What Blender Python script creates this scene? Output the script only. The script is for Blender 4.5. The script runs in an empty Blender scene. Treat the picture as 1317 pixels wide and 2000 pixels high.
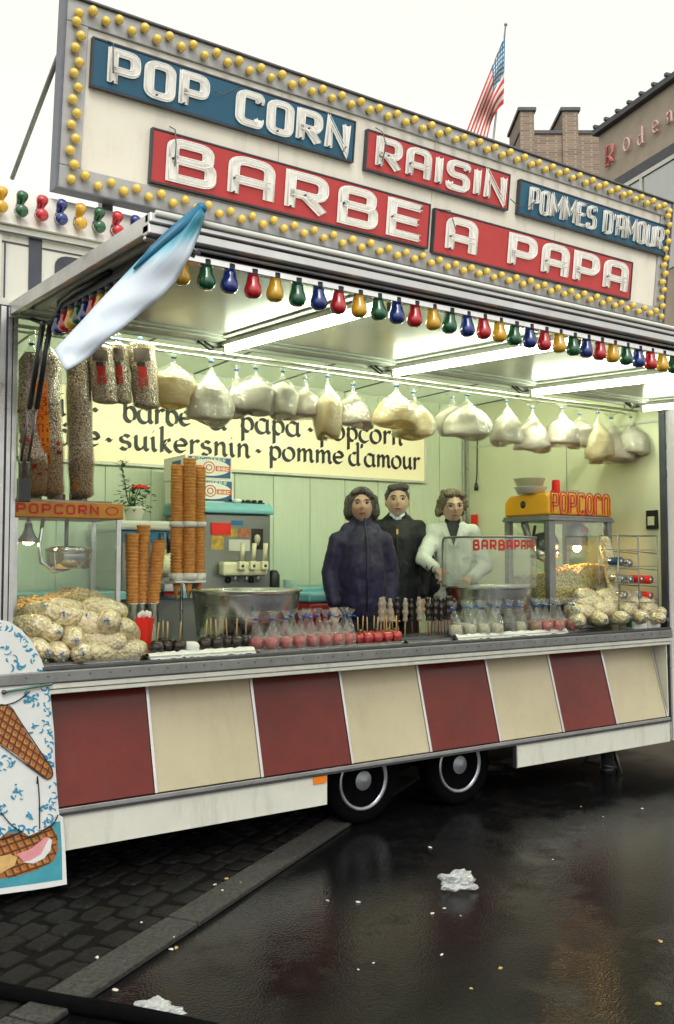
import bpy, math, random
from mathutils import Vector, Matrix, noise
random.seed(7)
scene = bpy.context.scene
col = scene.collection
rad = math.radians

# ---------------------------------------------------------------- camera
CAM = Vector((0.0, -4.6, 1.65)); YAW = rad(33.93); PITCH = rad(2.98); FPX = 1803.0
cd = bpy.data.cameras.new('camera'); cam = bpy.data.objects.new('camera', cd); col.objects.link(cam)
cam.location = CAM; cam.rotation_euler = (math.pi/2 + PITCH, 0, -YAW)
cd.sensor_fit = 'VERTICAL'; cd.sensor_height = 36.0; cd.sensor_width = 36.0
cd.lens = 36.0 * FPX / 2000.0; cd.clip_start = 0.05; cd.clip_end = 2000
scene.camera = cam
# ---------------------------------------------------------------- sky and sun (overcast day)
SUN_EL, SUN_AZ = rad(48), rad(200)
w = bpy.data.worlds.new('World'); scene.world = w; w.use_nodes = True
nt = w.node_tree; nt.nodes.clear()
sky = nt.nodes.new('ShaderNodeTexSky'); sky.sky_type = 'NISHITA'; sky.sun_disc = False
sky.sun_elevation = SUN_EL; sky.sun_rotation = SUN_AZ; sky.dust_density = 6.0; sky.air_density = 1.0
hs = nt.nodes.new('ShaderNodeHueSaturation'); hs.inputs['Saturation'].default_value = 0.12
b1 = nt.nodes.new('ShaderNodeBackground'); b1.inputs['Strength'].default_value = 0.08
b2 = nt.nodes.new('ShaderNodeBackground'); b2.inputs['Color'].default_value = (1.0, 0.98, 0.875, 1)
b2.inputs['Strength'].default_value = 0.85                      # even cloud cover
ad = nt.nodes.new('ShaderNodeAddShader'); wo = nt.nodes.new('ShaderNodeOutputWorld')
nt.links.new(sky.outputs[0], hs.inputs['Color']); nt.links.new(hs.outputs[0], b1.inputs['Color'])
nt.links.new(b1.outputs[0], ad.inputs[0]); nt.links.new(b2.outputs[0], ad.inputs[1]); nt.links.new(ad.outputs[0], wo.inputs[0])
sd = bpy.data.lights.new('sun', 'SUN'); sd.energy = 0.8; sd.angle = rad(25); sd.color = (1, 0.97, 0.9)
so = bpy.data.objects.new('sun', sd); col.objects.link(so); so.location = (-6, -12, 14)
sdir = Vector((math.sin(SUN_AZ)*math.cos(SUN_EL), math.cos(SUN_AZ)*math.cos(SUN_EL), math.sin(SUN_EL)))
so.rotation_euler = sdir.to_track_quat('Z', 'Y').to_euler()
vs = scene.view_settings
vs.view_transform = 'Standard'; vs.look = 'None'; vs.gamma = 1.0; vs.use_curve_mapping = False; vs.exposure = 0.0
scene.render.engine = 'CYCLES'
scene.cycles.max_bounces = 10; scene.cycles.transparent_max_bounces = 24
scene.cycles.caustics_reflective = False; scene.cycles.caustics_refractive = False

# ---------------------------------------------------------------- pixel -> place helpers
_F = Vector((math.sin(YAW)*math.cos(PITCH), math.cos(YAW)*math.cos(PITCH), math.sin(PITCH)))
_R = Vector((math.cos(YAW), -math.sin(YAW), 0)); _U = _R.cross(_F)
def ray(x, y): return _F + _R*((x-658.5)/FPX) + _U*((1000-y)/FPX)
def at(x, y, axis, val):
    r = ray(x, y); return CAM + r*((val-CAM[axis])/r[axis])
def P(x, y, Y=0.0): return at(x, y, 1, Y)
def G(x, y, Z=0.0): return at(x, y, 2, Z)
def D(x, y, d): return CAM + ray(x, y)*d

# ---------------------------------------------------------------- mesh builder
class MB:
    def __init__(s): s.v = []; s.f = []; s.m = []; s.s = []
    def add(s, vs, fs, mat=0, sm=False):
        o = len(s.v); s.v += [tuple(p) for p in vs]
        for f in fs: s.f.append([i+o for i in f]); s.m.append(mat); s.s.append(sm)
        return s
    def box(s, x0, x1, y0, y1, z0, z1, mat=0):
        vs = [(x, y, z) for z in (z0, z1) for y in (y0, y1) for x in (x0, x1)]
        return s.add(vs, [(0,2,3,1),(4,5,7,6),(0,1,5,4),(2,6,7,3),(0,4,6,2),(1,3,7,5)], mat)
    def obox(s, c, ax, h, mat=0):
        c = Vector(c); vs = [c+ax[0]*(h[0]*i)+ax[1]*(h[1]*j)+ax[2]*(h[2]*k) for k in (-1,1) for j in (-1,1) for i in (-1,1)]
        return s.add(vs, [(0,2,3,1),(4,5,7,6),(0,1,5,4),(2,6,7,3),(0,4,6,2),(1,3,7,5)], mat)
    def bar(s, a, b, w, h, mat=0, up=(0,0,1)):
        a = Vector(a); b = Vector(b); d = (b-a); L = d.length; d.normalize()
        u = Vector(up); x = d.cross(u)
        if x.length < 1e-4: x = d.cross(Vector((0,1,0)))
        x.normalize(); z = x.cross(d)
        return s.obox((a+b)/2, (x, d, z), (w/2, L/2, h/2), mat)
    def prism(s, pts, off, mat=0, sm=False):
        n = len(pts); off = Vector(off); pts = [Vector(p) for p in pts]
        vs = pts + [p+off for p in pts]
        fs = [list(range(n))[::-1], list(range(n, 2*n))] + [(i, (i+1) % n, n+(i+1) % n, n+i) for i in range(n)]
        return s.add(vs, fs, mat, sm)
    def tube(s, pts, r, n=8, mat=0, closed=False, caps=True, sm=True):
        pts = [Vector(p) for p in pts]; m = len(pts)
        rs = r if isinstance(r, (list, tuple)) else [r]*m
        vs = []; prev = None
        for i, p in enumerate(pts):
            if closed: t = pts[(i+1) % m]-pts[i-1]
            else: t = pts[min(i+1, m-1)]-pts[max(i-1, 0)]
            if t.length < 1e-9: t = Vector((0,0,1))
            t.normalize()
            if prev is None:
                a = Vector((0,0,1)) if abs(t.z) < .9 else Vector((1,0,0)); x = t.cross(a).normalized()
            else:
                x = prev - t*prev.dot(t)
                x = x.normalized() if x.length > 1e-6 else t.orthogonal().normalized()
            prev = x; y = t.cross(x)
            for k in range(n):
                a = 2*math.pi*k/n; vs.append(p + (x*math.cos(a)+y*math.sin(a))*rs[i])
        fs = []
        for i in range(m if closed else m-1):
            j = (i+1) % m
            for k in range(n): fs.append((i*n+k, i*n+(k+1) % n, j*n+(k+1) % n, j*n+k))
        if caps and not closed: fs += [list(range(n))[::-1], list(range((m-1)*n, m*n))]
        return s.add(vs, fs, mat, sm)
    def lathe(s, prof, n=24, o=(0,0,0), mat=0, sm=True, ax='z', sx=1.0, sy=1.0):
        o = Vector(o); vs = []
        for r, z in prof:
            for k in range(n):
                a = 2*math.pi*k/n; c, d = r*math.cos(a)*sx, r*math.sin(a)*sy
                q = (c, d, z) if ax == 'z' else ((c, -z, d) if ax == 'y' else (z, c, d))
                vs.append(o+Vector(q))
        m = len(prof); fs = []
        for i in range(m-1):
            for k in range(n): fs.append((i*n+k, i*n+(k+1) % n, (i+1)*n+(k+1) % n, (i+1)*n+k))
        if prof[0][0] > 1e-5: fs.append(list(range(n))[::-1])
        if prof[-1][0] > 1e-5: fs.append(list(range((m-1)*n, m*n)))
        return s.add(vs, fs, mat, sm)
    def ell(s, c, r, n=16, m=10, mat=0, rot=None, fn=None, sm=True):
        if not isinstance(r, (tuple, list)): r = (r, r, r)
        c = Vector(c); vs = []
        for i in range(m+1):
            t = math.pi*i/m
            for k in range(n):
                a = 2*math.pi*k/n
                q = Vector((math.sin(t)*math.cos(a), math.sin(t)*math.sin(a), -math.cos(t)))
                if fn: q = fn(q)
                q = Vector((q.x*r[0], q.y*r[1], q.z*r[2]))
                if rot: q = rot @ q
                vs.append(c+q)
        fs = []
        for i in range(m):
            for k in range(n): fs.append((i*n+k, i*n+(k+1) % n, (i+1)*n+(k+1) % n, (i+1)*n+k))
        return s.add(vs, fs, mat, sm)
    def cap(s, a, b, ra, rb, n=12, mat=0):
        a = Vector(a); b = Vector(b); d = (b-a).normalized(); pts = []; rs = []
        for t in (90, 60, 30): pts.append(a-d*ra*math.sin(rad(t))); rs.append(max(ra*math.cos(rad(t)), 1e-4))
        for k in range(5): pts.append(a.lerp(b, k/4)); rs.append(ra+(rb-ra)*k/4)
        for t in (30, 60, 90): pts.append(b+d*rb*math.sin(rad(t))); rs.append(max(rb*math.cos(rad(t)), 1e-4))
        return s.tube(pts, rs, n, mat)
    def grid(s, fn, nu, nv, mat=0, sm=True, closed=False, matfn=None):
        o = len(s.v)
        for j in range(nv+1):
            for i in range(nu if closed else nu+1): s.v.append(tuple(fn(i/nu, j/nv)))
        r = nu if closed else nu+1
        for j in range(nv):
            for i in range(nu):
                k = (i+1) % r
                s.f.append([o+j*r+i, o+j*r+k, o+(j+1)*r+k, o+(j+1)*r+i]); s.m.append(matfn(i, j) if matfn else mat); s.s.append(sm)
        return s
    def mesh(s, name, mats, off=None):
        me = bpy.data.meshes.new(name)
        vs = s.v if off is None else [(a-off.x, b-off.y, c-off.z) for a, b, c in s.v]
        me.from_pydata(vs, [], s.f)
        for m in (mats if isinstance(mats, (list, tuple)) else [mats]): me.materials.append(m)
        me.polygons.foreach_set('material_index', s.m); me.polygons.foreach_set('use_smooth', s.s)
        me.update(); return me
    def build(s, name, mats, parent=None, bevel=0, seg=2, local=False):
        off = None if (local or parent is None) else wloc(parent)
        o = bpy.data.objects.new(name, s.mesh(name, mats, off)); col.objects.link(o); o.parent = parent
        if bevel:
            b = o.modifiers.new('bevel', 'BEVEL'); b.width = bevel; b.segments = seg; b.limit_method = 'ANGLE'; b.angle_limit = rad(40)
        return o
def wloc(o):
    v = Vector((0,0,0))
    while o: v += o.location; o = o.parent
    return v
def tag(o, label=None, cat=None, group=None, kind=None):
    if label: o['label'] = label
    if cat: o['category'] = cat
    if group: o['group'] = group
    if kind: o['kind'] = kind
    return o
def thing(name, label, cat, loc=(0,0,0), group=None):
    o = bpy.data.objects.new(name, None); col.objects.link(o); o.location = loc; o.empty_display_size = .1
    return tag(o, label, cat, group)
def copy_tree(o, parent=None):
    c = o.copy(); col.objects.link(c); c.parent = parent
    for ch in list(o.children): copy_tree(ch, c)
    return c
def remesh(o, vox, smooth=3, disp=None):
    r = o.modifiers.new('remesh', 'REMESH'); r.mode = 'VOXEL'; r.voxel_size = vox; r.use_smooth_shade = True
    sm = o.modifiers.new('smooth', 'SMOOTH'); sm.iterations = smooth; sm.factor = .5
    if disp:
        t = bpy.data.textures.new('folds', 'CLOUDS'); t.noise_scale = disp[0]; t.noise_depth = 2
        d = o.modifiers.new('folds', 'DISPLACE'); d.texture = t; d.strength = disp[1]; d.mid_level = .5; d.texture_coords = 'LOCAL'
    return o

# ---------------------------------------------------------------- materials
def mat(name, c, rough=.5, metal=0.0, var=0.0, vs=8.0, bump=0.0, bs=60.0, coat=0.0, spec=.5, c2=None, emit=None, es=0, trans=0, rv=0.0, stretch=None, sheen=0, sss=0, grime=0):
    m = bpy.data.materials.new(name); m.use_nodes = True; n = m.node_tree.nodes; L = m.node_tree.links
    b = n['Principled BSDF']; b.inputs['Base Color'].default_value = (*c, 1)
    b.inputs['Roughness'].default_value = rough; b.inputs['Metallic'].default_value = metal
    b.inputs['Coat Weight'].default_value = coat; b.inputs['Coat Roughness'].default_value = .06
    b.inputs['Specular IOR Level'].default_value = spec; b.inputs['Transmission Weight'].default_value = trans
    if sheen: b.inputs['Sheen Weight'].default_value = sheen
    if sss:
        b.inputs['Subsurface Weight'].default_value = sss; b.inputs['Subsurface Radius'].default_value = (.02, .012, .008)
    if emit: b.inputs['Emission Color'].default_value = (*emit, 1); b.inputs['Emission Strength'].default_value = es
    co = None
    if var or bump or rv:
        tc = n.new('ShaderNodeTexCoord'); co = tc.outputs['Object']
        if stretch:
            mp = n.new('ShaderNodeMapping'); mp.inputs['Scale'].default_value = stretch; L.new(co, mp.inputs[0]); co = mp.outputs[0]
    if var:
        t = n.new('ShaderNodeTexNoise'); t.inputs['Scale'].default_value = vs; t.inputs['Detail'].default_value = 6; t.inputs['Roughness'].default_value = .65
        L.new(co, t.inputs['Vector']); r = n.new('ShaderNodeValToRGB')
        a = c2 if c2 else tuple(max(0, x*(1-var)) for x in c); e = c if c2 else tuple(min(1, x*(1+var*.6)) for x in c)
        r.color_ramp.elements[0].position = .32; r.color_ramp.elements[1].position = .68
        r.color_ramp.elements[0].color = (*a, 1); r.color_ramp.elements[1].color = (*e, 1)
        L.new(t.outputs['Fac'], r.inputs[0]); L.new(r.outputs[0], b.inputs['Base Color'])
    if grime:
        tg = n.new('ShaderNodeTexCoord'); mg = n.new('ShaderNodeMapping'); mg.inputs['Scale'].default_value = (7,7,1.3); L.new(tg.outputs['Object'], mg.inputs[0])
        ng = n.new('ShaderNodeTexNoise'); ng.inputs['Scale'].default_value = 1.6; ng.inputs['Detail'].default_value = 8; ng.inputs['Roughness'].default_value = .7; L.new(mg.outputs[0], ng.inputs['Vector'])
        rg_ = n.new('ShaderNodeMapRange'); rg_.inputs[1].default_value = .52; rg_.inputs[2].default_value = .78; rg_.inputs[4].default_value = grime; L.new(ng.outputs['Fac'], rg_.inputs[0])
        mx = n.new('ShaderNodeMixRGB'); mx.inputs[2].default_value = (.10,.085,.065,1); L.new(rg_.outputs[0], mx.inputs[0])
        src = b.inputs['Base Color'].links[0].from_socket if b.inputs['Base Color'].links else None
        if src: L.new(src, mx.inputs[1])
        else: mx.inputs[1].default_value = (*c, 1)
        L.new(mx.outputs[0], b.inputs['Base Color'])
    if rv:
        t = n.new('ShaderNodeTexNoise'); t.inputs['Scale'].default_value = vs*.7; t.inputs['Detail'].default_value = 5
        L.new(co, t.inputs['Vector']); mr = n.new('ShaderNodeMapRange'); mr.inputs[1].default_value = .3; mr.inputs[2].default_value = .7
        mr.inputs[3].default_value = max(0, rough-rv); mr.inputs[4].default_value = min(1, rough+rv)
        L.new(t.outputs['Fac'], mr.inputs[0]); L.new(mr.outputs[0], b.inputs['Roughness'])
    if bump:
        t = n.new('ShaderNodeTexNoise'); t.inputs['Scale'].default_value = bs; t.inputs['Detail'].default_value = 4
        L.new(co, t.inputs['Vector']); bp = n.new('ShaderNodeBump'); bp.inputs['Strength'].default_value = bump; bp.inputs['Distance'].default_value = .01
        L.new(t.outputs['Fac'], bp.inputs['Height']); L.new(bp.outputs[0], b.inputs['Normal'])
    return m
def film(name, c=(1,1,1), fac=.10, rough=.12, bump=.4, bs=30, haze=.06, edge=.45):
    """thin clear sheet: see-through with a shine and a little milkiness"""
    m = bpy.data.materials.new(name); m.use_nodes = True; n = m.node_tree.nodes; L = m.node_tree.links
    n.remove(n['Principled BSDF']); out = n['Material Output']
    tr = n.new('ShaderNodeBsdfTransparent'); tr.inputs[0].default_value = (*c, 1)
    gl = n.new('ShaderNodeBsdfGlossy'); gl.inputs['Roughness'].default_value = rough; gl.inputs[0].default_value = (.9,.9,.9,1)
    df = n.new('ShaderNodeBsdfDiffuse'); df.inputs[0].default_value = (*[x*.85 for x in c], 1)
    lw = n.new('ShaderNodeLayerWeight'); lw.inputs[0].default_value = .35
    mr = n.new('ShaderNodeMapRange'); mr.inputs[3].default_value = fac; mr.inputs[4].default_value = min(1, fac+edge)
    L.new(lw.outputs['Facing'], mr.inputs[0])
    m1 = n.new('ShaderNodeMixShader'); m1.inputs[0].default_value = haze
    m2 = n.new('ShaderNodeMixShader'); L.new(mr.outputs[0], m2.inputs[0])
    L.new(tr.outputs[0], m1.inputs[1]); L.new(df.outputs[0], m1.inputs[2]); L.new(m1.outputs[0], m2.inputs[1]); L.new(gl.outputs[0], m2.inputs[2])
    L.new(m2.outputs[0], out.inputs[0])
    if bump:
        tc = n.new('ShaderNodeTexCoord'); t = n.new('ShaderNodeTexNoise'); t.inputs['Scale'].default_value = bs; t.inputs['Detail'].default_value = 3; t.inputs['Distortion'].default_value = 1.0
        L.new(tc.outputs['Object'], t.inputs['Vector']); bp = n.new('ShaderNodeBump'); bp.inputs['Strength'].default_value = bump; bp.inputs['Distance'].default_value = .02
        L.new(t.outputs['Fac'], bp.inputs['Height']); L.new(bp.outputs[0], gl.inputs['Normal'])
    return m
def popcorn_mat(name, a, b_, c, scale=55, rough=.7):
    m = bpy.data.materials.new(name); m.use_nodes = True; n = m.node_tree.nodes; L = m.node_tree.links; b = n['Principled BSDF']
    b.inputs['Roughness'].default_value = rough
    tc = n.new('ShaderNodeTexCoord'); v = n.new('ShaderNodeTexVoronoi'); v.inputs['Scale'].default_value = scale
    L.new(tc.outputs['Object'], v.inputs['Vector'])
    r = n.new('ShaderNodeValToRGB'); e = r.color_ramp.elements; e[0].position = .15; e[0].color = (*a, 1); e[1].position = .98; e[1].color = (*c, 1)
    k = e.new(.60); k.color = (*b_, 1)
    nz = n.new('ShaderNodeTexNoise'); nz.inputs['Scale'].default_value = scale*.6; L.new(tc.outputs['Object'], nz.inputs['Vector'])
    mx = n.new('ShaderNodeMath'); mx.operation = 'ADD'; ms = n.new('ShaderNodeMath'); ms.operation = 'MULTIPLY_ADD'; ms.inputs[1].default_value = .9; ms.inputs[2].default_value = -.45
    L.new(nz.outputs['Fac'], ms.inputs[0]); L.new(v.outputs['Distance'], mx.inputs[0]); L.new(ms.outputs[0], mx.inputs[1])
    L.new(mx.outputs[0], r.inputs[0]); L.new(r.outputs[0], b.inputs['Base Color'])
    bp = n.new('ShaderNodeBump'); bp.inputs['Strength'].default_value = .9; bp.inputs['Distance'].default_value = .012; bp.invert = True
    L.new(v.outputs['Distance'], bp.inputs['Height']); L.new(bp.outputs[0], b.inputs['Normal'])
    return m

M = {}
M['white'] = mat('white_panel', (.66,.66,.58), .38, var=.07, vs=2.5, rv=.1, grime=.35)
M['trimwhite'] = mat('white_trim', (.70,.70,.62), .35, var=.06, vs=6, grime=.30)
M['alu'] = mat('aluminium', (.60,.60,.60), .34, 1.0, var=.12, vs=9, rv=.1)
M['aludull'] = mat('dull_aluminium', (.30,.30,.30), .5, .85, var=.15, vs=14, rv=.12)
M['chrome'] = mat('chrome', (.75,.75,.76), .12, 1.0, var=.1, vs=12)
M['steel'] = mat('brushed_steel', (.64,.64,.63), .24, 1.0, var=.04, vs=3, rv=.05, stretch=(1,1,14))
M['darksteel'] = mat('dark_steel', (.12,.12,.13), .4, .8, var=.2, vs=12)
M['black'] = mat('black_rubber', (.003,.003,.0035), .95, var=.3, vs=20, bump=.1, spec=.04)
M['blackplastic'] = mat('black_plastic', (.015,.015,.017), .35)
M['redpanel'] = mat('red_enamel_panel', (.15,.014,.007), .25, coat=.16, spec=.3, var=.22, vs=2.4, rv=.10, bump=.03, bs=3.0, grime=.15)
M['cream'] = mat('cream_enamel_panel', (.54,.47,.31), .38, coat=.1, var=.09, vs=2.2, rv=.08, grime=.16)
M['signwhite'] = mat('sign_face', (.82,.78,.67), .42, var=.05, vs=2.0, rv=.08, grime=.22)
M['signframe'] = mat('sign_frame', (.44,.45,.46), .45, .2, var=.12, vs=6)
M['signdark'] = mat('sign_edge', (.05,.055,.07), .45, .2, var=.2, vs=9)
M['signblue'] = mat('blue_board', (.004,.085,.155), .35, var=.12, vs=5)
M['signred'] = mat('red_board', (.46,.035,.035), .36, var=.10, vs=5)
M['letter'] = mat('white_letter', (.86,.85,.80), .45, var=.06, vs=14)
M['neon'] = mat('unlit_neon_glass', (.84,.83,.79), .2, coat=.3, var=.12, vs=30)
M['bulbyellow'] = mat('yellow_bulb', (.82,.58,.09), .15, coat=.6, var=.18, vs=60)
def bulbmat(n, c): return mat(n, c, .07, coat=1.0, var=.2, vs=40)
BC = [bulbmat('yellow_lamp', (.75,.42,.02)), bulbmat('green_lamp', (.004,.10,.035)), bulbmat('blue_lamp', (.008,.03,.20)), bulbmat('red_lamp', (.55,.012,.02))]
M['socket'] = mat('bulb_socket', (.10,.10,.11), .5)
M['canopy_under'] = mat('canopy_underside', (.55,.57,.50), .22, var=.05, vs=2.5)
M['canopy_frame'] = mat('canopy_frame', (.56,.58,.50), .4, var=.06, vs=5)
def lightsheet():
    m = bpy.data.materials.new('translucent_roof_sheet'); m.use_nodes = True; n = m.node_tree.nodes; L = m.node_tree.links; n.remove(n['Principled BSDF'])
    d = n.new('ShaderNodeBsdfDiffuse'); d.inputs[0].default_value = (.86,.90,.78,1); t = n.new('ShaderNodeBsdfTranslucent'); t.inputs[0].default_value = (.82,.90,.74,1)
    x = n.new('ShaderNodeMixShader'); x.inputs[0].default_value = .5; L.new(d.outputs[0], x.inputs[1]); L.new(t.outputs[0], x.inputs[2]); L.new(x.outputs[0], n['Material Output'].inputs[0]); return m
M['ceiling'] = lightsheet()
M['wall'] = mat('pale_wall', (.66,.72,.58), .5, var=.08, vs=9, bump=.15, bs=9, stretch=(18,1,.5))
M['wallend'] = mat('pale_end_wall', (.76,.76,.56), .5, var=.05, vs=3)
M['joint'] = mat('panel_joint', (.28,.30,.24), .6)
M['floorin'] = mat('trailer_floor', (.09,.09,.085), .6, var=.2, vs=6)
M['filltube'] = mat('fill_tube', (1,1,1), .5, emit=(.90,1.0,.70), es=100)
M['tube'] = mat('fluorescent_tube', (1,1,1), .5, emit=(.88,1.0,.76), es=26)
M['glass'] = film('clear_pane', (.95,.98,.96), .03, .03, 0, haze=.012, edge=.28)
M['shield'] = film('scuffed_plastic_shield', (.9,.92,.88), .04, .15, .25, 6, haze=.24, edge=.3)
M['bag'] = film('clear_plastic_bag', (.98,.98,.96), .05, .22, .6, 26, haze=.04, edge=.28)
M['bagcloudy'] = film('cloudy_plastic_bag', (.97,.98,.97), .05, .2, 1.0, 45, haze=.05, edge=.42)
M['bagmilky'] = film('milky_plastic_bag', (.97,.97,.94), .05, .13, 1.0, 20, haze=.07, edge=.32)
def flossm(name, c, c2):
    m = bpy.data.materials.new(name); m.use_nodes = True; n = m.node_tree.nodes; L = m.node_tree.links; n.remove(n['Principled BSDF'])
    tc = n.new('ShaderNodeTexCoord'); t = n.new('ShaderNodeTexNoise'); t.inputs['Scale'].default_value = 9; t.inputs['Detail'].default_value = 5; L.new(tc.outputs['Object'], t.inputs['Vector'])
    r = n.new('ShaderNodeValToRGB'); r.color_ramp.elements[0].position = .35; r.color_ramp.elements[0].color = (*c2,1); r.color_ramp.elements[1].position = .65; r.color_ramp.elements[1].color = (*c,1); L.new(t.outputs['Fac'], r.inputs[0])
    d = n.new('ShaderNodeBsdfDiffuse'); tr_ = n.new('ShaderNodeBsdfTranslucent'); x = n.new('ShaderNodeMixShader'); x.inputs[0].default_value = .38
    bp = n.new('ShaderNodeBump'); bp.inputs['Strength'].default_value = .4; bp.inputs['Distance'].default_value = .01; t2 = n.new('ShaderNodeTexNoise'); t2.inputs['Scale'].default_value = 55; L.new(tc.outputs['Object'], t2.inputs['Vector']); L.new(t2.outputs['Fac'], bp.inputs['Height']); L.new(bp.outputs[0], d.inputs['Normal'])
    L.new(r.outputs[0], d.inputs[0]); L.new(r.outputs[0], tr_.inputs[0]); L.new(d.outputs[0], x.inputs[1]); L.new(tr_.outputs[0], x.inputs[2]); L.new(x.outputs[0], n['Material Output'].inputs[0]); return m
M['floss'] = flossm('white_candy_floss', (.72,.66,.60), (.62,.55,.47))
M['flossyellow'] = flossm('yellow_candy_floss', (.76,.64,.40), (.64,.48,.24))
M['flosspink'] = flossm('pinkish_candy_floss', (.70,.61,.58), (.58,.47,.44))
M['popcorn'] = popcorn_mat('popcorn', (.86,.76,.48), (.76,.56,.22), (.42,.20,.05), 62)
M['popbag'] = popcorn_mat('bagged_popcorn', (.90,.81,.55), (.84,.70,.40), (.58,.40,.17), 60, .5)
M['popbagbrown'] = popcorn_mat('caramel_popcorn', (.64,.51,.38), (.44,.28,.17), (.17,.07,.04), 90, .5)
M['tie'] = mat('blue_tie', (.01,.11,.45), .4)
M['orangelabel'] = mat('orange_label', (.82,.25,.02), .5, var=.08)
M['redprint'] = mat('red_print', (.48,.02,.015), .45)
M['darkprint'] = mat('dark_print', (.05,.03,.03), .45)
M['yellowhood'] = mat('yellow_hood', (.85,.40,.01), .28, coat=.4, var=.06, vs=5)
M['orangehood'] = mat('orange_hood', (.62,.26,.025), .4, var=.2, vs=10)
M['redletter'] = mat('red_letter', (.62,.015,.008), .4)
M['apple'] = mat('red_candy_apple', (.46,.012,.008), .06, coat=1.0, var=.35, vs=14)
M['choc'] = mat('chocolate', (.018,.009,.006), .25, coat=.3, var=.3, vs=18, bump=.2)
M['marsh'] = mat('coated_marshmallow', (.42,.34,.27), .8, var=.35, vs=40, bump=.6, bs=120)
M['stick'] = mat('wooden_stick', (.52,.34,.16), .6, var=.15, vs=30)
M['redstick'] = mat('reddish_stick', (.30,.07,.04), .6)
M['cone'] = mat('wafer_cone', (.62,.27,.06), .65, var=.25, vs=30, bump=.4, bs=80)
M['paper'] = mat('white_paper', (.75,.75,.70), .7, var=.08, vs=20, bump=.4, bs=50)
M['leaf'] = mat('leaf', (.035,.13,.03), .5, var=.4, vs=20)
M['flower'] = mat('red_flower', (.6,.01,.015), .6, var=.3, vs=40)
M['pot'] = mat('white_pot', (.75,.74,.68), .4)
M['lightblue'] = mat('pale_blue_plastic', (.17,.42,.48), .35, var=.06)
M['midblue'] = mat('blue_plastic', (.02,.16,.34), .35)
M['greybody'] = mat('grey_machine_body', (.24,.25,.24), .38, .5, var=.08, vs=4)
M['creamplastic'] = mat('cream_plastic', (.76,.72,.50), .35, var=.06)
M['redcard'] = mat('red_card', (.80,.02,.012), .55)
M['asphalt'] = None
M['skin'] = mat('skin', (.56,.34,.24), .5, var=.10, vs=18, sss=.08)
M['skin2'] = mat('pale_skin', (.60,.39,.29), .5, var=.10, vs=18, sss=.08)
M['hairgrey'] = mat('grey_brown_hair', (.13,.115,.10), .5, var=.5, vs=22, bump=1.0, bs=60, c2=(.02,.017,.015), stretch=(3,3,.7))
M['hairsalt'] = mat('salt_and_pepper_hair', (.10,.095,.09), .6, var=.5, vs=40, bump=.8, bs=90, c2=(.035,.03,.03))
M['hairwave'] = mat('ash_brown_hair', (.20,.155,.10), .6, var=.5, vs=22, bump=1.0, bs=60, c2=(.06,.045,.03))
M['purple'] = mat('purple_nylon', (.010,.005,.045), .55, var=.3, vs=6, bump=.4, bs=9, sheen=.1)
M['navy'] = mat('dark_jacket', (.0045,.005,.008), .7, var=.3, vs=8, bump=.7, bs=14)
M['whitecoat'] = mat('white_coat', (.68,.71,.66), .75, var=.06, vs=6, bump=.8, bs=12)
M['shirt'] = mat('pale_shirt', (.42,.50,.60), .7)
M['trousers'] = mat('dark_trousers', (.02,.02,.025), .8)
M['eyewhite'] = mat('eye_white', (.34,.30,.27), .3)
M['iris'] = mat('dark_iris', (.02,.014,.01), .1)
M['lip'] = mat('lips', (.28,.08,.065), .45)
M['shoe'] = mat('shoe', (.015,.013,.012), .4)
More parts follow.
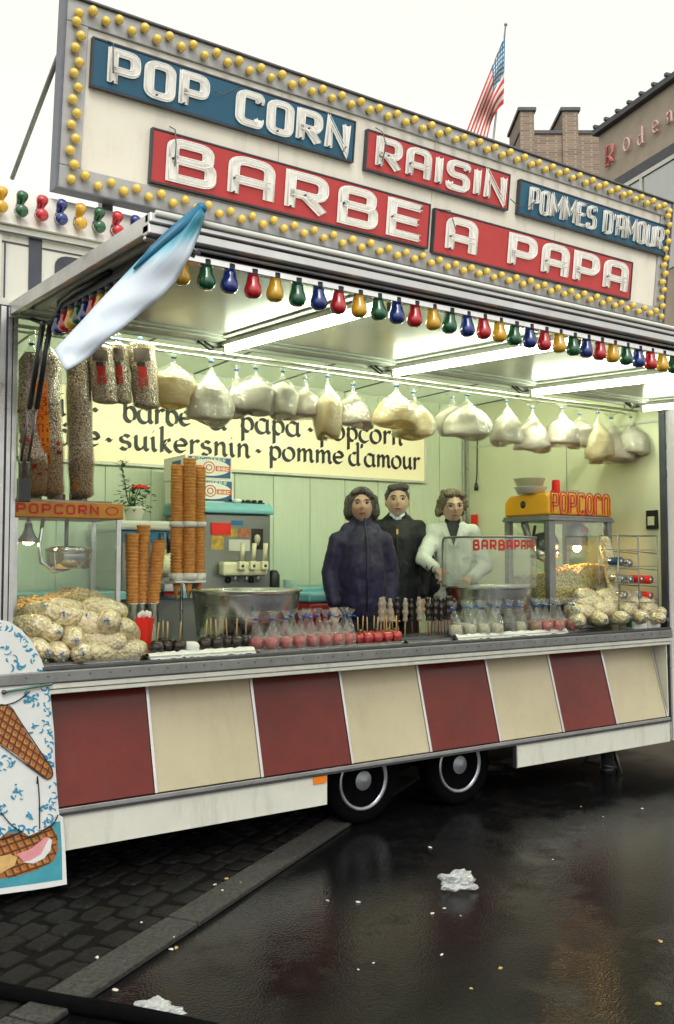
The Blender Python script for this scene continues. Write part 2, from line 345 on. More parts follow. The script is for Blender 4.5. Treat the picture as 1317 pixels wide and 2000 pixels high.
# ---------------------------------------------------------------- lettering: strokes on a unit grid
def rnd(pts, r, closed=False, k=5):
    pts = [Vector(p) for p in pts]; out = []; n = len(pts)
    for i, p in enumerate(pts):
        if not closed and i in (0, n-1): out.append(p); continue
        a = pts[i-1]; b = pts[(i+1) % n]
        da = (a-p); db = (b-p); rr = min(r, da.length*.49, db.length*.49)
        s = p+da.normalized()*rr; e = p+db.normalized()*rr
        for j in range(k+1):
            t = j/k; out.append(s*(1-t)*(1-t)+p*2*t*(1-t)+e*t*t)
    return out
def upper(ch, r=.22):
    """(width, list of (polyline, closed)) for a rounded square capital"""
    W = .64; g = []
    if ch == 'A': g = [(rnd([(0,0),(0,1),(W,1),(W,0)], r), 0), ([(0,.42),(W,.42)], 0)]
    elif ch == 'B': g = [(rnd([(0,.52),(0,1),(W*.92,1),(W*.92,.52),(0,.52)], r*.8), 0), (rnd([(0,.52),(W,.52),(W,0),(0,0),(0,.54)], r*.8), 0)]; g[1] = (rnd([(0,.52),(W,.52),(W,0),(0,0)], r*.8)+[Vector((0,.52))], 0)
    elif ch == 'C': g = [(rnd([(W,.78),(W,1),(0,1),(0,0),(W,0),(W,.22)], r), 0)]
    elif ch == 'D': g = [([Vector((0,0)), Vector((0,1))]+rnd([(0,1),(W,1),(W,0),(0,0)], r)[1:], 0)]
    elif ch == 'E': g = [([(W,1),(0,1),(0,0),(W,0)], 0), ([(0,.5),(W*.9,.5)], 0)]
    elif ch == 'I': W = .02; g = [([(.01,0),(.01,1)], 0)]
    elif ch == 'M': W = .9; g = [([(0,0),(0,1),(W/2,.35),(W,1),(W,0)], 0)]
    elif ch == 'N': g = [([(0,0),(0,1),(W,0),(W,1)], 0)]
    elif ch == 'O': g = [(rnd([(0,0),(0,1),(W,1),(W,0)], r, True), 1)]
    elif ch == 'P': g = [([Vector((0,0)), Vector((0,1))]+rnd([(0,1),(W,1),(W,.42),(0,.42)], r)[1:], 0)]
    elif ch == 'R': g = [([Vector((0,0)), Vector((0,1))]+rnd([(0,1),(W,1),(W,.44),(0,.44)], r)[1:], 0), ([(W*.42,.44),(W,0)], 0)]
    elif ch == 'S': g = [(rnd([(W,.8),(W,1),(0,1),(0,.52),(W,.52),(W,0),(0,0),(0,.2)], r), 0)]
    elif ch == 'T': g = [([(0,1),(W,1)], 0), ([(W/2,1),(W/2,0)], 0)]
    elif ch == 'U': g = [(rnd([(0,1),(0,0),(W,0),(W,1)], r), 0)]
    elif ch == "'": W = .02; g = [([(.01,1),(.01,.75)], 0)]
    elif ch == '!': W = .02; g = [([(.01,1),(.01,.3)], 0), ([(.01,.12),(.01,0)], 0)]
    elif ch == 'G': g = [(rnd([(W,.78),(W,1),(0,1),(0,0),(W,0),(W,.45)], r)+[Vector((W*.5,.45))], 0)]
    elif ch == ' ': W = .35
    return W, [([Vector(p) for p in a], c) for a, c in g]
def offs(pl, d, closed):
    n = len(pl); out = []
    for i, p in enumerate(pl):
        a = pl[i-1] if (closed or i > 0) else p; b = pl[(i+1) % n] if (closed or i < n-1) else p
        t1 = (p-a); t2 = (b-p)
        if t1.length < 1e-7: t1 = t2
        if t2.length < 1e-7: t2 = t1
        t1 = t1.normalized(); t2 = t2.normalized()
        n1 = Vector((-t1.y, t1.x)); n2 = Vector((-t2.y, t2.x)); m = n1+n2
        if m.length < .3: m = n1
        m.normalize(); c = max(.45, m.dot(n1)); out.append(p+m*(d/c))
    return out
def clean(pl):
    o = [pl[0]]
    for p in pl[1:]:
        if (p-o[-1]).length > 1e-4: o.append(p)
    return o
def ribbon(mb, pl, width, fr, z, closed=False, mi=0, thick=0.0):
    """flat stroke on frame fr = (origin, ex, ey, normal) at height z along the normal"""
    pl = clean([Vector(p) for p in pl])
    if closed and (pl[0]-pl[-1]).length < 1e-4: pl = pl[:-1]
    a = offs(pl, width/2, closed); b = offs(pl, -width/2, closed); n = len(pl)
    T = lambda q, h: fr[0]+fr[1]*q.x+fr[2]*q.y+fr[3]*h
    vs = [T(q, z) for q in a]+[T(q, z) for q in b]; fs = []
    for i in range(n if closed else n-1):
        j = (i+1) % n; fs.append((i, j, n+j, n+i))
    if thick:
        vs += [T(q, z-thick) for q in a]+[T(q, z-thick) for q in b]
        for i in range(n if closed else n-1):
            j = (i+1) % n; fs += [(i, 2*n+i, 2*n+j, j), (n+i, n+j, 3*n+j, 3*n+i)]
        if not closed: fs += [(0, n, 3*n, 2*n), (n-1, 3*n-1, 4*n-1, 2*n-1)]
    mb.add(vs, fs, mi)
def word_layout(txt, gap, fn=upper):
    x = 0; out = []
    for ch in txt:
        W, g = fn(ch); out.append((ch, x, W, g)); x += W+gap
    return x-gap, out
def write_caps(txt, fr, width, height, stroke, parent, material, z=.004, gap=.42, name='letter', thick=.003, tube=None, joined=False, seg_tube=None):
    """set capital letters across a frame; every letter its own mesh"""
    total, lay = word_layout(txt, gap)
    YS = .64 if tube else 1.0                                   # stems heavier than bars
    fr = (fr[0], fr[1], fr[2]*YS, fr[3]); height = height/YS
    sx = (width-stroke)/total; sy = height-stroke; objs = []
    mb = MB()
    for ch, x, W, g in lay:
        if ch == ' ': continue
        if not joined: mb = MB()
        polys = []
        for k, (pl, c) in enumerate(g):
            q = [Vector(((p.x+x)*sx+stroke/2, p.y*sy+stroke/2)) for p in pl]; polys.append((q, c))
            ribbon(mb, q, stroke, fr, z+.0006*k, c, 0, thick)
        if not joined: objs.append(mb.build(name, material, parent))
        if tube:
            tb = MB()
            for q, c in polys:
                for s in (-1, 1):
                    o = offs(clean(q), s*stroke*tube[1], c)
                    zj = [.016+.0012*math.sin(i*1.7) for i in range(len(o))]
                    pts = [fr[0]+fr[1]*a.x+fr[2]*a.y+fr[3]*(z+zz) for a, zz in zip(o, zj)]
                    tb.tube(pts, tube[0], 6, 0, closed=bool(c))
                e = q[0]; b0 = fr[0]+fr[1]*e.x+fr[2]*e.y
                tb.tube([b0+fr[3]*z, b0+fr[3]*(z+.020)], tube[0]*1.3, 6, 1)
            tb.build('neon_tube', [tube[2], M['socket']], parent)
    if joined: objs.append(mb.build(name, material, parent))
    return objs
# lower-case written with a broad pen
def arc(cx, cy, rx, ry, a0, a1, n=12): return [Vector((cx+rx*math.cos(rad(a0+(a1-a0)*i/n)), cy+ry*math.sin(rad(a0+(a1-a0)*i/n)))) for i in range(n+1)]
def V2(*a): return [Vector(p) for p in a]
def lower(ch):
    x = .46; r = .2; g = []; W = .42
    if ch == 'o': g = [arc(.2,.23,.2,.23,90,450,20)]
    elif ch == 'a': g = [arc(.2,.23,.2,.23,50,330,16), V2((.38,.46),(.38,.08),(.44,.01),(.5,.04))]; W = .46
    elif ch == 'e': g = [V2((.02,.24),(.36,.27))+arc(.19,.25,.18,.21,10,320,16)]; W = .38
    elif ch == 'c': g = [arc(.2,.23,.2,.23,45,320,14)]; W = .36
    elif ch == 'i': g = [V2((0,.4),(.06,.46),(.08,.08),(.14,.01),(.2,.05)), V2((.05,.62),(.09,.65))]; W = .18
    elif ch == 'j': g = [V2((.02,.4),(.1,.46),(.1,-.18),(.0,-.28),(-.1,-.22)), V2((.08,.62),(.12,.65))]; W = .16
    elif ch == 's': g = [arc(.17,.34,.13,.11,30,250,10)+arc(.17,.12,.14,.12,70,-150,10)]; W = .34
    elif ch == 'b': g = [V2((-.02,.72),(.06,.82),(.06,.1)), arc(.22,.22,.17,.22,170,-190,18)]; W = .4
    elif ch == 'r': g = [V2((0,.42),(.07,.46),(.07,0)), V2((.07,.3),(.16,.43),(.25,.46),(.3,.4))]; W = .28
    elif ch == 'p': g = [V2((0,.42),(.07,.46),(.07,-.3)), arc(.22,.23,.17,.22,170,-190,18)]; W = .42
    elif ch == 'n': g = [V2((0,.42),(.07,.46),(.07,0)), V2((.07,.28),(.16,.42),(.26,.46),(.33,.38),(.33,.08),(.39,.01),(.45,.05))]; W = .42
    elif ch == 'm': g = [V2((0,.42),(.07,.46),(.07,0)), V2((.07,.28),(.15,.42),(.24,.46),(.3,.38),(.3,0)), V2((.3,.28),(.38,.42),(.47,.46),(.53,.38),(.53,.08),(.59,.01),(.65,.05))]; W = .62
    elif ch == 'u': g = [V2((0,.42),(.06,.46),(.06,.12),(.13,.02),(.22,.03),(.33,.18)), V2((.34,.46),(.34,.08),(.4,.01),(.46,.05))]; W = .42
    elif ch == 'l': g = [V2((0,.76),(.07,.82),(.07,.1),(.13,.01),(.19,.05))]; W = .18
    elif ch == 'k': g = [V2((0,.76),(.07,.82),(.07,0)), V2((.07,.2),(.2,.42),(.28,.44),(.3,.35),(.22,.27),(.1,.23),(.24,.08),(.33,.0),(.4,.05))]; W = .38
    elif ch == 'd': g = [arc(.2,.23,.2,.23,60,330,16), V2((.3,.82),(.38,.82),(.38,.08),(.44,.01),(.5,.05))]; W = .46
    elif ch == 'g': g = [arc(.2,.25,.18,.2,50,330,14), V2((.37,.46),(.37,-.15),(.25,-.28),(.08,-.25),(.03,-.15))]; W = .42
    elif ch == '`': g = [V2((-.32,.68),(-.2,.58))]; W = -.09
    elif ch == "'": g = [V2((.02,.82),(.0,.66))]; W = .06
    elif ch == '-': g = [V2((.02,.26),(.1,.3),(.18,.22),(.26,.26))]; W = .28
    elif ch == ' ': W = .2
    return W, g
def write_pen(txt, fr, width, height, parent, material, z=.004):
    total, lay = word_layout(txt, .09, lower); sx = width/total; sy = height
    nib = Vector((math.cos(rad(35)), math.sin(rad(35))))*height*.10
    for ch, x, W, g in lay:
        if not g: continue
        mb = MB()
        for k, pl in enumerate(g):
            pl = clean([Vector(((p.x+x)*sx, p.y*sy)) for p in pl])
            if len(pl) > 2 and len(pl) < 8: pl = clean(rnd(pl, height*.12, k=3))
            a = []; b = []
            for i, p in enumerate(pl):
                t = (pl[min(i+1, len(pl)-1)]-pl[max(i-1, 0)]).normalized(); nn = Vector((-t.y, t.x))
                if nn.dot(nib) < 0: nn = -nn
                o = nib*.5+nn*height*.022; a.append(p+o); b.append(p-o)
            T = lambda q: fr[0]+fr[1]*q.x+fr[2]*q.y+fr[3]*(z+.0006*k)
            n = len(pl); mb.add([T(q) for q in a+b], [(i, i+1, n+i+1, n+i) for i in range(n-1)], 0)
        mb.build('letter', material, parent)

# ---------------------------------------------------------------- ground
def asphalt():
    m = bpy.data.materials.new('wet_asphalt'); m.use_nodes = True; n = m.node_tree.nodes; L = m.node_tree.links; b = n['Principled BSDF']
    tc = n.new('ShaderNodeTexCoord')
    def nz(sc, det, rg=.6):
        t = n.new('ShaderNodeTexNoise'); t.inputs['Scale'].default_value = sc; t.inputs['Detail'].default_value = det; t.inputs['Roughness'].default_value = rg; L.new(tc.outputs['Object'], t.inputs['Vector']); return t.outputs['Fac']
    def mr(src, a, c, d, e): 
        q = n.new('ShaderNodeMapRange'); q.inputs[1].default_value = a; q.inputs[2].default_value = c; q.inputs[3].default_value = d; q.inputs[4].default_value = e; L.new(src, q.inputs[0]); return q.outputs[0]
    def mth(op, a, c):
        q = n.new('ShaderNodeMath'); q.operation = op; L.new(a, q.inputs[0])
        if isinstance(c, float): q.inputs[1].default_value = c
        else: L.new(c, q.inputs[1])
        return q.outputs[0]
    vo = n.new('ShaderNodeTexVoronoi'); vo.inputs['Scale'].default_value = 95; L.new(tc.outputs['Object'], vo.inputs['Vector'])
    stone = vo.outputs['Distance']; fine = nz(240, 3); big = nz(.8, 6, .6); mid = nz(5, 4)
    wet = mr(mth('ADD', big, mth('MULTIPLY', mid, .35)), .70, 1.0, 1.0, 0.0)          # 1 = standing film of water
    cr = n.new('ShaderNodeValToRGB'); e = cr.color_ramp.elements; e[0].position = .42; e[0].color = (.0015,.0015,.0022,1); e[1].position = .80; e[1].color = (.018,.017,.017,1)
    L.new(mth('ADD', mth('MULTIPLY', fine, .8), mth('MULTIPLY', mid, .25)), cr.inputs[0]); L.new(cr.outputs[0], b.inputs['Base Color'])
    L.new(mr(wet, 0, 1, .34, .12), b.inputs['Roughness']); L.new(mr(wet, 0, 1, .10, .27), b.inputs['Specular IOR Level'])
    bp = n.new('ShaderNodeBump'); bp.inputs['Distance'].default_value = .006; bp.invert = True
    L.new(mr(wet, 0, 1, .6, .13), bp.inputs['Strength']); L.new(mth('ADD', stone, mth('MULTIPLY', fine, .3)), bp.inputs['Height']); L.new(bp.outputs[0], b.inputs['Normal'])
    return m
M['asphalt'] = asphalt()
M['cobble'] = mat('wet_cobble', (.008,.007,.0065), .6, var=.6, vs=5, bump=.6, bs=60, rv=.12, spec=.2)
M['mortar'] = mat('cobble_joint', (.0035,.003,.003), .8, var=.3, vs=20, bump=.5, bs=80, spec=.1)
M['kerb'] = mat('kerb_granite', (.048,.046,.044), .62, var=.65, vs=60, bump=.6, bs=120, rv=.15, spec=.25)
g = MB(); g.add([(-150,-150,0),(250,-150,0),(250,250,0),(-150,250,0)], [(0,1,2,3)]); tag(g.build('ground', M['asphalt']), kind='structure')
K0 = Vector((1.097,-1.01,0)); KU = Vector((.846,.533,0)).normalized(); KN = Vector((-KU.y, KU.x, 0))
def kp(t, n, z): q = K0+KU*t+KN*n; return Vector((q.x, q.y, z))
pv = MB().prism([kp(-5,0,.004), kp(7,0,.004), kp(7,5,.004), kp(-5,5,.004)], (0,0,.006)).build('cobble_pavement', M['mortar']); tag(pv, kind='structure')
cobmesh = []
for v in range(7):
    cb = MB(); sx, sy = .082*random.uniform(.93,1.02), .060*random.uniform(.93,1.03)
    def top(u, w_, sx=sx, sy=sy, v=v):
        a = (u*2-1); b = (w_*2-1); edge = max(abs(a), abs(b))
        ax = a*(1-.10*b*b); by = b*(1-.10*a*a)
        z = .010-.010*edge**3+.006*noise.noise(Vector((a*1.7, b*1.7, v*5.1)))
        if edge > .99: z = -.03
        return (ax*sx+.006*noise.noise(Vector((a*2, b*2, v*3.3+9))), by*sy+.006*noise.noise(Vector((a*2, b*2, v*3.3+4))), z)
    def warp(u): return (0, .012, .12, .32, .5, .68, .88, .988, 1)[int(round(u*8))]
    cb.grid(lambda u, w_: top(warp(u), warp(w_)), 8, 8); cobmesh.append(cb.mesh('cobble', M['cobble']))
nc = 0
for j in range(0, 11):
    for i in range(-6, 20):
        if nc >= 290: break
        t = i*.176+(.088 if j % 2 else 0)+random.uniform(-.022,.022); n_ = .068+j*.133+random.uniform(-.014,.014)
        q = kp(t, n_, .012+random.uniform(-.004,.006))
        if q.x < .55 or q.y > .75: continue
        o = bpy.data.objects.new('cobble', random.choice(cobmesh)); col.objects.link(o); o.parent = pv; o.location = q
        o.rotation_euler = (random.uniform(-.04,.04), random.uniform(-.04,.04), math.atan2(KU.y, KU.x)+random.uniform(-.11,.11)+random.choice((0, math.pi))); o.scale = (random.uniform(.88,1.05), random.uniform(.86,1.05), random.uniform(.7,1.1)); nc += 1
kb = thing('kerb', None, None); kb.location = K0; tag(kb, kind='structure')
for i in range(-4, 6):
    t0 = .78+(i-1)*1.0; k = MB(); k.prism([kp(t0+.006,-.004,.002), kp(t0+.994,-.004,.002), kp(t0+.994,-.172,.002), kp(t0+.006,-.172,.002)], (0,0,.026+random.uniform(-.002,.003)))
    k.build('kerb_stone', M['kerb'], kb, bevel=.006)

# ---------------------------------------------------------------- trailer shell
XL, XR, YB = .2, 6.95, 2.37
FL = .50; CT = 1.12                      # floor and counter heights
tr = thing('food_trailer', 'long white snack trailer with red and cream slanted panels and raised canopy', 'trailer', (3.5, 1.2, 0))
def tp(name, m, fn, parent=None, bevel=0):
    b = MB(); fn(b); return b.build(name, m, parent or tr, bevel)
tp('floor', M['floorin'], lambda b: b.box(XL, XR, .06, 2.42, FL-.10, FL))
tp('chassis', M['black'], lambda b: (b.box(XL+.3, XR-.1, .35, .43, .30, .40), b.box(XL+.3, XR-.1, 1.95, 2.03, .30, .40), b.box(3.28, 3.42, .2, 2.2, .22, .30), b.box(4.07, 4.21, .2, 2.2, .22, .30)))
tp('back_wall', M['white'], lambda b: b.box(XL, XR, YB+.012, 2.42, FL, 3.44))
for i in range(16):
    x0 = .24+i*.378
    if x0 > 6.2: break
    tp('wall_panel', M['wall'], lambda b: b.box(x0+.004, min(x0+.374, 6.268), YB, YB+.013, FL+.01, 3.19))
tp('end_wall', M['wallend'], lambda b: b.box(6.27, 6.31, .05, YB, FL, 3.19))
tp('wall_corner_trim', M['alu'], lambda b: (b.box(6.235, 6.268, YB-.03, YB-.001, FL, 3.19), b.box(6.20, 6.212, YB-.012, YB-.001, FL, 3.19)))
tp('end_wall_joint', M['joint'], lambda b: b.box(6.264, 6.2698, 1.05, 1.056, FL, 2.78))
tp('wall_top_trim', M['trimwhite'], lambda b: b.box(6.255, 6.2695, .06, YB-.04, 2.765, 2.785))
tp('side_wall', M['white'], lambda b: (b.box(XL, XL+.04, .05, YB, FL, 3.44), b.box(XR-.04, XR, .05, YB, FL, 3.44)))
for i in range(8):
    x0 = .25+i*.755; xe = min(x0+.75, 6.268)
    if x0 > 6.2: break
    tp('ceiling_panel', M['ceiling'], lambda b: (b.box(x0, xe-.004, .08, 1.15, 3.20, 3.215), b.box(x0, xe-.004, 1.17, YB, 3.20, 3.215)))
    tp('ceiling_joint', M['darksteel'], lambda b: b.box(xe-.012, xe+.004, .08, YB, 3.192, 3.199))
tp('roof_rim', M['white'], lambda b: (b.box(XL-.02, XR+.02, .105, .26, 3.22, 3.50), b.box(XL-.02, XR+.02, 2.30, 2.44, 3.445, 3.50), b.box(XL-.02, XL+.12, .261, 2.299, 3.445, 3.50), b.box(6.28, XR+.02, .261, 2.299, 3.445, 3.50)))
for x_ in (1.5, 3.0, 4.5): tp('roof_bar', M['white'], lambda b: b.box(x_-.03, x_+.03, .261, 2.299, 3.44, 3.495))
tp('roof_bar', M['white'], lambda b: b.box(XL+.121, 6.279, 1.27, 1.33, 3.4955, 3.502))
# added tubes hidden behind the header, put in to brighten ceiling and interior
for x0 in (1.5, 3.0, 4.5):
    tp('fill_light', [M['trimwhite'], M['filltube']], lambda b: (b.box(x0, x0+1.3, .16, .20, 3.03, 3.07, 0), b.tube([(x0+.03,.23,3.02), (x0+1.27,.23,3.02)], .018, 10, 1), b.box(x0+.01, x0+.03, .16, .25, 3.0, 3.04, 0), b.box(x0+1.27, x0+1.29, .16, .25, 3.0, 3.04, 0), b.box(x0+.3, x0+.33, .061, .165, 3.04, 3.06, 0), b.box(x0+1.0, x0+1.03, .061, .165, 3.04, 3.06, 0)))
# front: header, cornice, posts, side panels
tp('header', M['white'], lambda b: b.box(XL, XR, 0, .06, 2.885, 3.285))
tp('header_trim', M['trimwhite'], lambda b: (b.box(XL, XR, -.022, -.001, 3.255, 3.283), b.box(XL, 1.21, -.014, -.001, 2.892, 2.925), b.box(1.10, 1.115, -.012, -.0005, 2.93, 3.25)))
tp('header_seam', M['signdark'], lambda b: (b.box(XL, XR, -.026, -.0225, 3.246, 3.254), b.box(XL, 1.9, -.005, -.0008, 3.205, 3.212), b.box(1.13, 1.137, -.005, -.0006, 2.93, 3.204)))
M['cornice'] = mat('glossy_white_cornice', (.80,.79,.72), .10, coat=1.0, var=.04, vs=3)
tp('cornice', M['cornice'], lambda b: b.prism([(XL,-.05,3.287),(XL,.06,3.287),(XL,.10,3.505),(XL,.075,3.505)], (XR-XL,0,0)))
def letter_mesh(ch, fr, w_, h_, st, name='letter'):
    return write_caps(ch, fr, w_, h_, st, tr, M['signdark'], z=.006, name=name, thick=.004)
EX, EZ, NY = Vector((1,0,0)), Vector((0,0,1)), Vector((0,-1,0))
a = P(55,560); b_ = P(82,476)
fr = (Vector((a.x,-.001,a.z)), EX, EZ, NY); mb = MB(); mb.box(a.x, b_.x, -.006, -.001, a.z-.02, b_.z+.03); mb.build('letter', M['signdark'], tr)
a = P(106,560)
write_caps('C', (Vector((a.x,-.001,2.985)), EX, EZ, NY), .20, .205, .062, tr, M['signdark'], z=.006, thick=.004)
bulb_prof = [(.0,-.086),(.016,-.085),(.027,-.079),(.0335,-.066),(.034,-.052),(.031,-.040),(.0262,-.027),(.0232,-.012),(.0222,0),(.0,.0)]
bulbs = []
for k in range(4):
    b = MB(); b.lathe(bulb_prof, 16, mat=0); b.lathe([(.0195,-.002),(.0205,.008),(.0205,.022),(0,.022)], 12, mat=1); bulbs.append(b.mesh('bulb', [BC[k], M['socket']]))
def put_bulb(parent, k, loc, rot=(0,0,0), s=1.0):
    o = bpy.data.objects.new('bulb', bulbs[k % 4]); col.objects.link(o); o.parent = parent; o.location = Vector(loc)-wloc(parent); o.rotation_euler = rot; o.scale = (s,s,s); return o
seq = [1,3,2,0]
for i in range(62):
    x = 1.19+.0975*(i-2)
    if x < .3 or x > 6.9: continue
    put_bulb(tr, seq[(i-2) % 4], (x,-.030,3.365), (rad(-72),0,0), .92)
    put_bulb(tr, seq[(i-2) % 4], (x+.008,-.010,3.402), (rad(-138),0,rad(6)), .85)  # each bulb's reflection in the glossy cornice, modelled as a second bulb
tp('front_panel', M['white'], lambda b: b.box(XL, 1.115, .0, .04, .42, 2.885))
tp('front_panel', M['white'], lambda b: b.box(6.262, XR, .0, .04, .24, 2.885))
tp('post', [M['alu'], M['signdark']], lambda b: (b.box(1.118, 1.142, -.02, .06, .42, 2.884), b.box(1.143, 1.152, -.008, .06, .42, 2.884, 1), b.box(1.153, 1.172, -.02, .06, .42, 2.884), b.box(1.1725, 1.178, -.006, .06, .42, 2.884, 1), b.box(1.1785, 1.20, -.016, .06, .42, 2.884)))
tp('post', [M['alu'], M['signdark']], lambda b: (b.box(6.225, 6.238, -.006, .05, .98, 2.884, 1), b.box(6.239, 6.258, -.012, .05, .25, 2.884)))
# counter
tp('counter_top', M['steel'], lambda b: b.box(1.2, 6.222, .0, .74, CT-.04, CT), bevel=.004)
tp('counter_body', M['blackplastic'], lambda b: b.box(1.2, 6.222, .185, .70, FL, CT-.042))
tp('counter_lip', M['darksteel'], lambda b: b.box(1.12, 6.225, -.036, -.001, CT-.012, CT+.006), bevel=.004)
tp('counter_rail', M['aludull'], lambda b: b.box(1.12, 6.225, -.048, -.002, CT-.072, CT-.013), bevel=.006)
rv = MB()
for i in range(48):
    x = 1.26+i*.1045
    if x < 6.2: rv.lathe([(.005,0),(.0045,.003),(0,.004)], 8, (x,-.048,CT-.036), ax='y')
tag(rv.build('rivets', M['darksteel'], tr), kind='stuff')
tp('counter_trim', M['trimwhite'], lambda b: (b.box(1.2, 6.224, -.03, .17, .992, 1.014), b.box(1.2, 6.224, -.038, .14, 1.018, 1.044)), bevel=.004)
dX = [.724, 1.338, 1.952, 2.587, 3.206, 3.814, 4.417, 5.03, 5.604, 6.2]
for i in range(9):
    x0, x1 = dX[i]+.009, dX[i+1]-.009
    m_ = M['redpanel'] if i % 2 else M['cream']
    tp('slant_panel', m_, lambda b: b.prism([(x0,.0,.432),(x0,.018,.428),(x0,.166,.992),(x0,.15,.992)], (x1-x0,0,0)), bevel=.002)
for i in range(10):
    x0, x1 = dX[i]-.0085, dX[i]+.0085
    tp('panel_strip', M['alu'], lambda b: b.prism([(x0,-.010,.432),(x0,.016,.428),(x0,.164,.990),(x0,.142,.990)], (x1-x0,0,0)), bevel=.002)
tp('panel_rail', [M['alu'], M['darksteel']], lambda b: (b.box(.72, 6.222, -.016, .03, .405, .427), b.box(.72, 6.222, -.012, .03, .39, .4045, 1)), bevel=.002)
tp('cheek', M['white'], lambda b: b.prism([(6.208,-.002,.432),(6.208,.18,.432),(6.208,.18,.99),(6.208,.006,.99)], (.012,0,0)))
tp('skirt', M['trimwhite'], lambda b: b.box(.75, 3.027, .004, .026, .215, .3895))
tp('skirt', M['trimwhite'], lambda b: b.box(4.575, 6.237, .004, .026, .235, .3895))
tp('unseen_skirt', M['white'], lambda b: (b.box(XL, XR, 2.40, 2.42, .10, .3995), b.box(XR-.03, XR, .06, 2.399, .14, .3995), b.box(XL, XL+.03, .06, 2.399, .14, .3995)))  # unseen far and end skirts, added to block light under the trailer
tp('skirt_edge', M['alu'], lambda b: b.box(4.565, 4.5745, -.004, .03, .235, .3895))
rf = tp('reflector', mat('orange_reflector', (.85,.22,.01), .25, coat=.5), lambda b: b.box(P(612,1520).x, P(638,1520).x, -.004, .003, .345, .387))
tag(rf, label='small orange side reflector')
# wheels: only the shiny rims show in the dark
M['rim'] = mat('dull_chrome_rim', (.34,.36,.40), .30, .9, var=.3, vs=14, rv=.1)
for px_, py_ in ((705,1532),(893,1503)):
    c = P(px_, py_, .20); c.z = .27; wh = thing('wheel', None, None, c-wloc(tr)); wh.parent = tr
    wo_ = MB(); R_ = .27
    wo_.lathe([(.175,-.10),(.215,-.115),(.255,-.10),(.27,-.07),(.27,.0),(.262,.03),(.235,.045),(.20,.04),(.186,.03)], 40, c-Vector((0,0,0)), ax='y'); wo_.build('tyre', M['black'], wh)
    rm = MB()
    rm.lathe([(.188,.016),(.186,.036),(.176,.040),(.160,.030),(.146,.006),(.138,-.012)], 44, c, ax='y'); rm.lathe([(.138,-.014),(.10,-.03),(.0,-.03)], 40, c, mat=1, ax='y')
    for k in range(12):
        a_ = 2*math.pi*k/12; d_ = Vector((math.cos(a_),0,math.sin(a_))); rm.bar(c+d_*.125+Vector((0,.012,0)), c+d_*.142+Vector((0,.008,0)), .006, .006, 0, (0,1,0))
    rm.build('rim', [M['rim'], M['black']], wh)
    MB().lathe([(.098,.0),(.094,.016),(.06,.030),(.02,.044),(.0,.048)], 40, c, ax='y').build('hub_cap', mat('hub_metal', (.30,.32,.35), .38, .55, var=.2), wh)
    MB().lathe([(.115,-.05),(.115,-.02),(.094,-.004),(.09,-.03)], 30, c, ax='y').build('drum', M['darksteel'], wh)
# ---------------------------------------------------------------- canopy (lifted flap)
HZ, SL = 2.868, .0625                     # hinge height and fall per metre outward
cz = lambda Y: HZ+SL*Y
CXL, CXR, CYF = 1.155, 6.255, -1.765
cn = thing('canopy', None, None, (3.5-3.5, -.9-1.2, 2.8)); cn.parent = tr
tag(cn, label='lifted aluminium canopy flap with glossy underside')
def cp(name, m, fn, bevel=0):
    b = MB(); fn(b); return b.build(name, m, cn, bevel)
def slab(b, x0, x1, y0, y1, z0, z1, mi=0):
    b.add([(x, y, cz(y)+z) for z in (z0, z1) for y in (y0, y1) for x in (x0, x1)], [(0,2,3,1),(4,5,7,6),(0,1,5,4),(2,6,7,3),(0,4,6,2),(1,3,7,5)], mi)
cp('top_skin', M['white'], lambda b: slab(b, CXL+.01, CXR-.01, CYF+.01, -.012, .024, .036))
def prof(y): return [(CXL, y, 0)]
cp('front_profile', M['alu'], lambda b: (slab(b, CXL, CXR, CYF-.004, CYF+.05, -.030, .006), slab(b, CXL, CXR, CYF-.014, CYF+.03, .0065, .040), slab(b, CXL, CXR, CYF+.03, CYF+.048, -.044, -.031)), bevel=.005)
cp('gutter', M['trimwhite'], lambda b: b.tube([(CXL+.02, CYF-.016, cz(CYF)+.036), (CXR-.02, CYF-.016, cz(CYF)+.036)], .013, 8, 0), 0)
for xx in (CXL, CXR-.05):
    cp('side_profile', M['alu'], lambda b: (slab(b, xx, xx+.018, CYF, -.004, -.024, .038), slab(b, xx+.0185, xx+.05, CYF+.05, -.004, -.010, .022)), bevel=.003)
cp('hinge_beam', M['canopy_frame'], lambda b: (slab(b, CXL+.05, CXR-.05, -.15, -.008, -.014, .022), slab(b, CXL, CXR, -.03, -.004, -.034, -.0145)), bevel=.004)
cp('outer_beam', M['canopy_frame'], lambda b: slab(b, CXL+.05, CXR-.05, CYF+.051, CYF+.16, -.012, .022), bevel=.004)
TX = [2.31, 3.472, 4.68, 5.874]
ed = [CXL+.05]+TX+[CXR-.05]
for i in range(5):
    x0, x1 = ed[i], ed[i+1]
    cp('underside_panel', M['canopy_under'], lambda b: slab(b, x0+.08, x1-.08, CYF+.21, -.20, .006, .020))
    def frame(b):
        y0, y1 = CYF+.161, -.151
        slab(b, x0+.03, x0+.078, y0, y1, -.006, .021); slab(b, x1-.078, x1-.03, y0, y1, -.006, .021)
        slab(b, x0+.079, x1-.079, y0, y0+.045, -.006, .021); slab(b, x0+.079, x1-.079, y1-.045, y1, -.006, .021)
    cp('panel_frame', M['canopy_frame'], frame, bevel=.008)
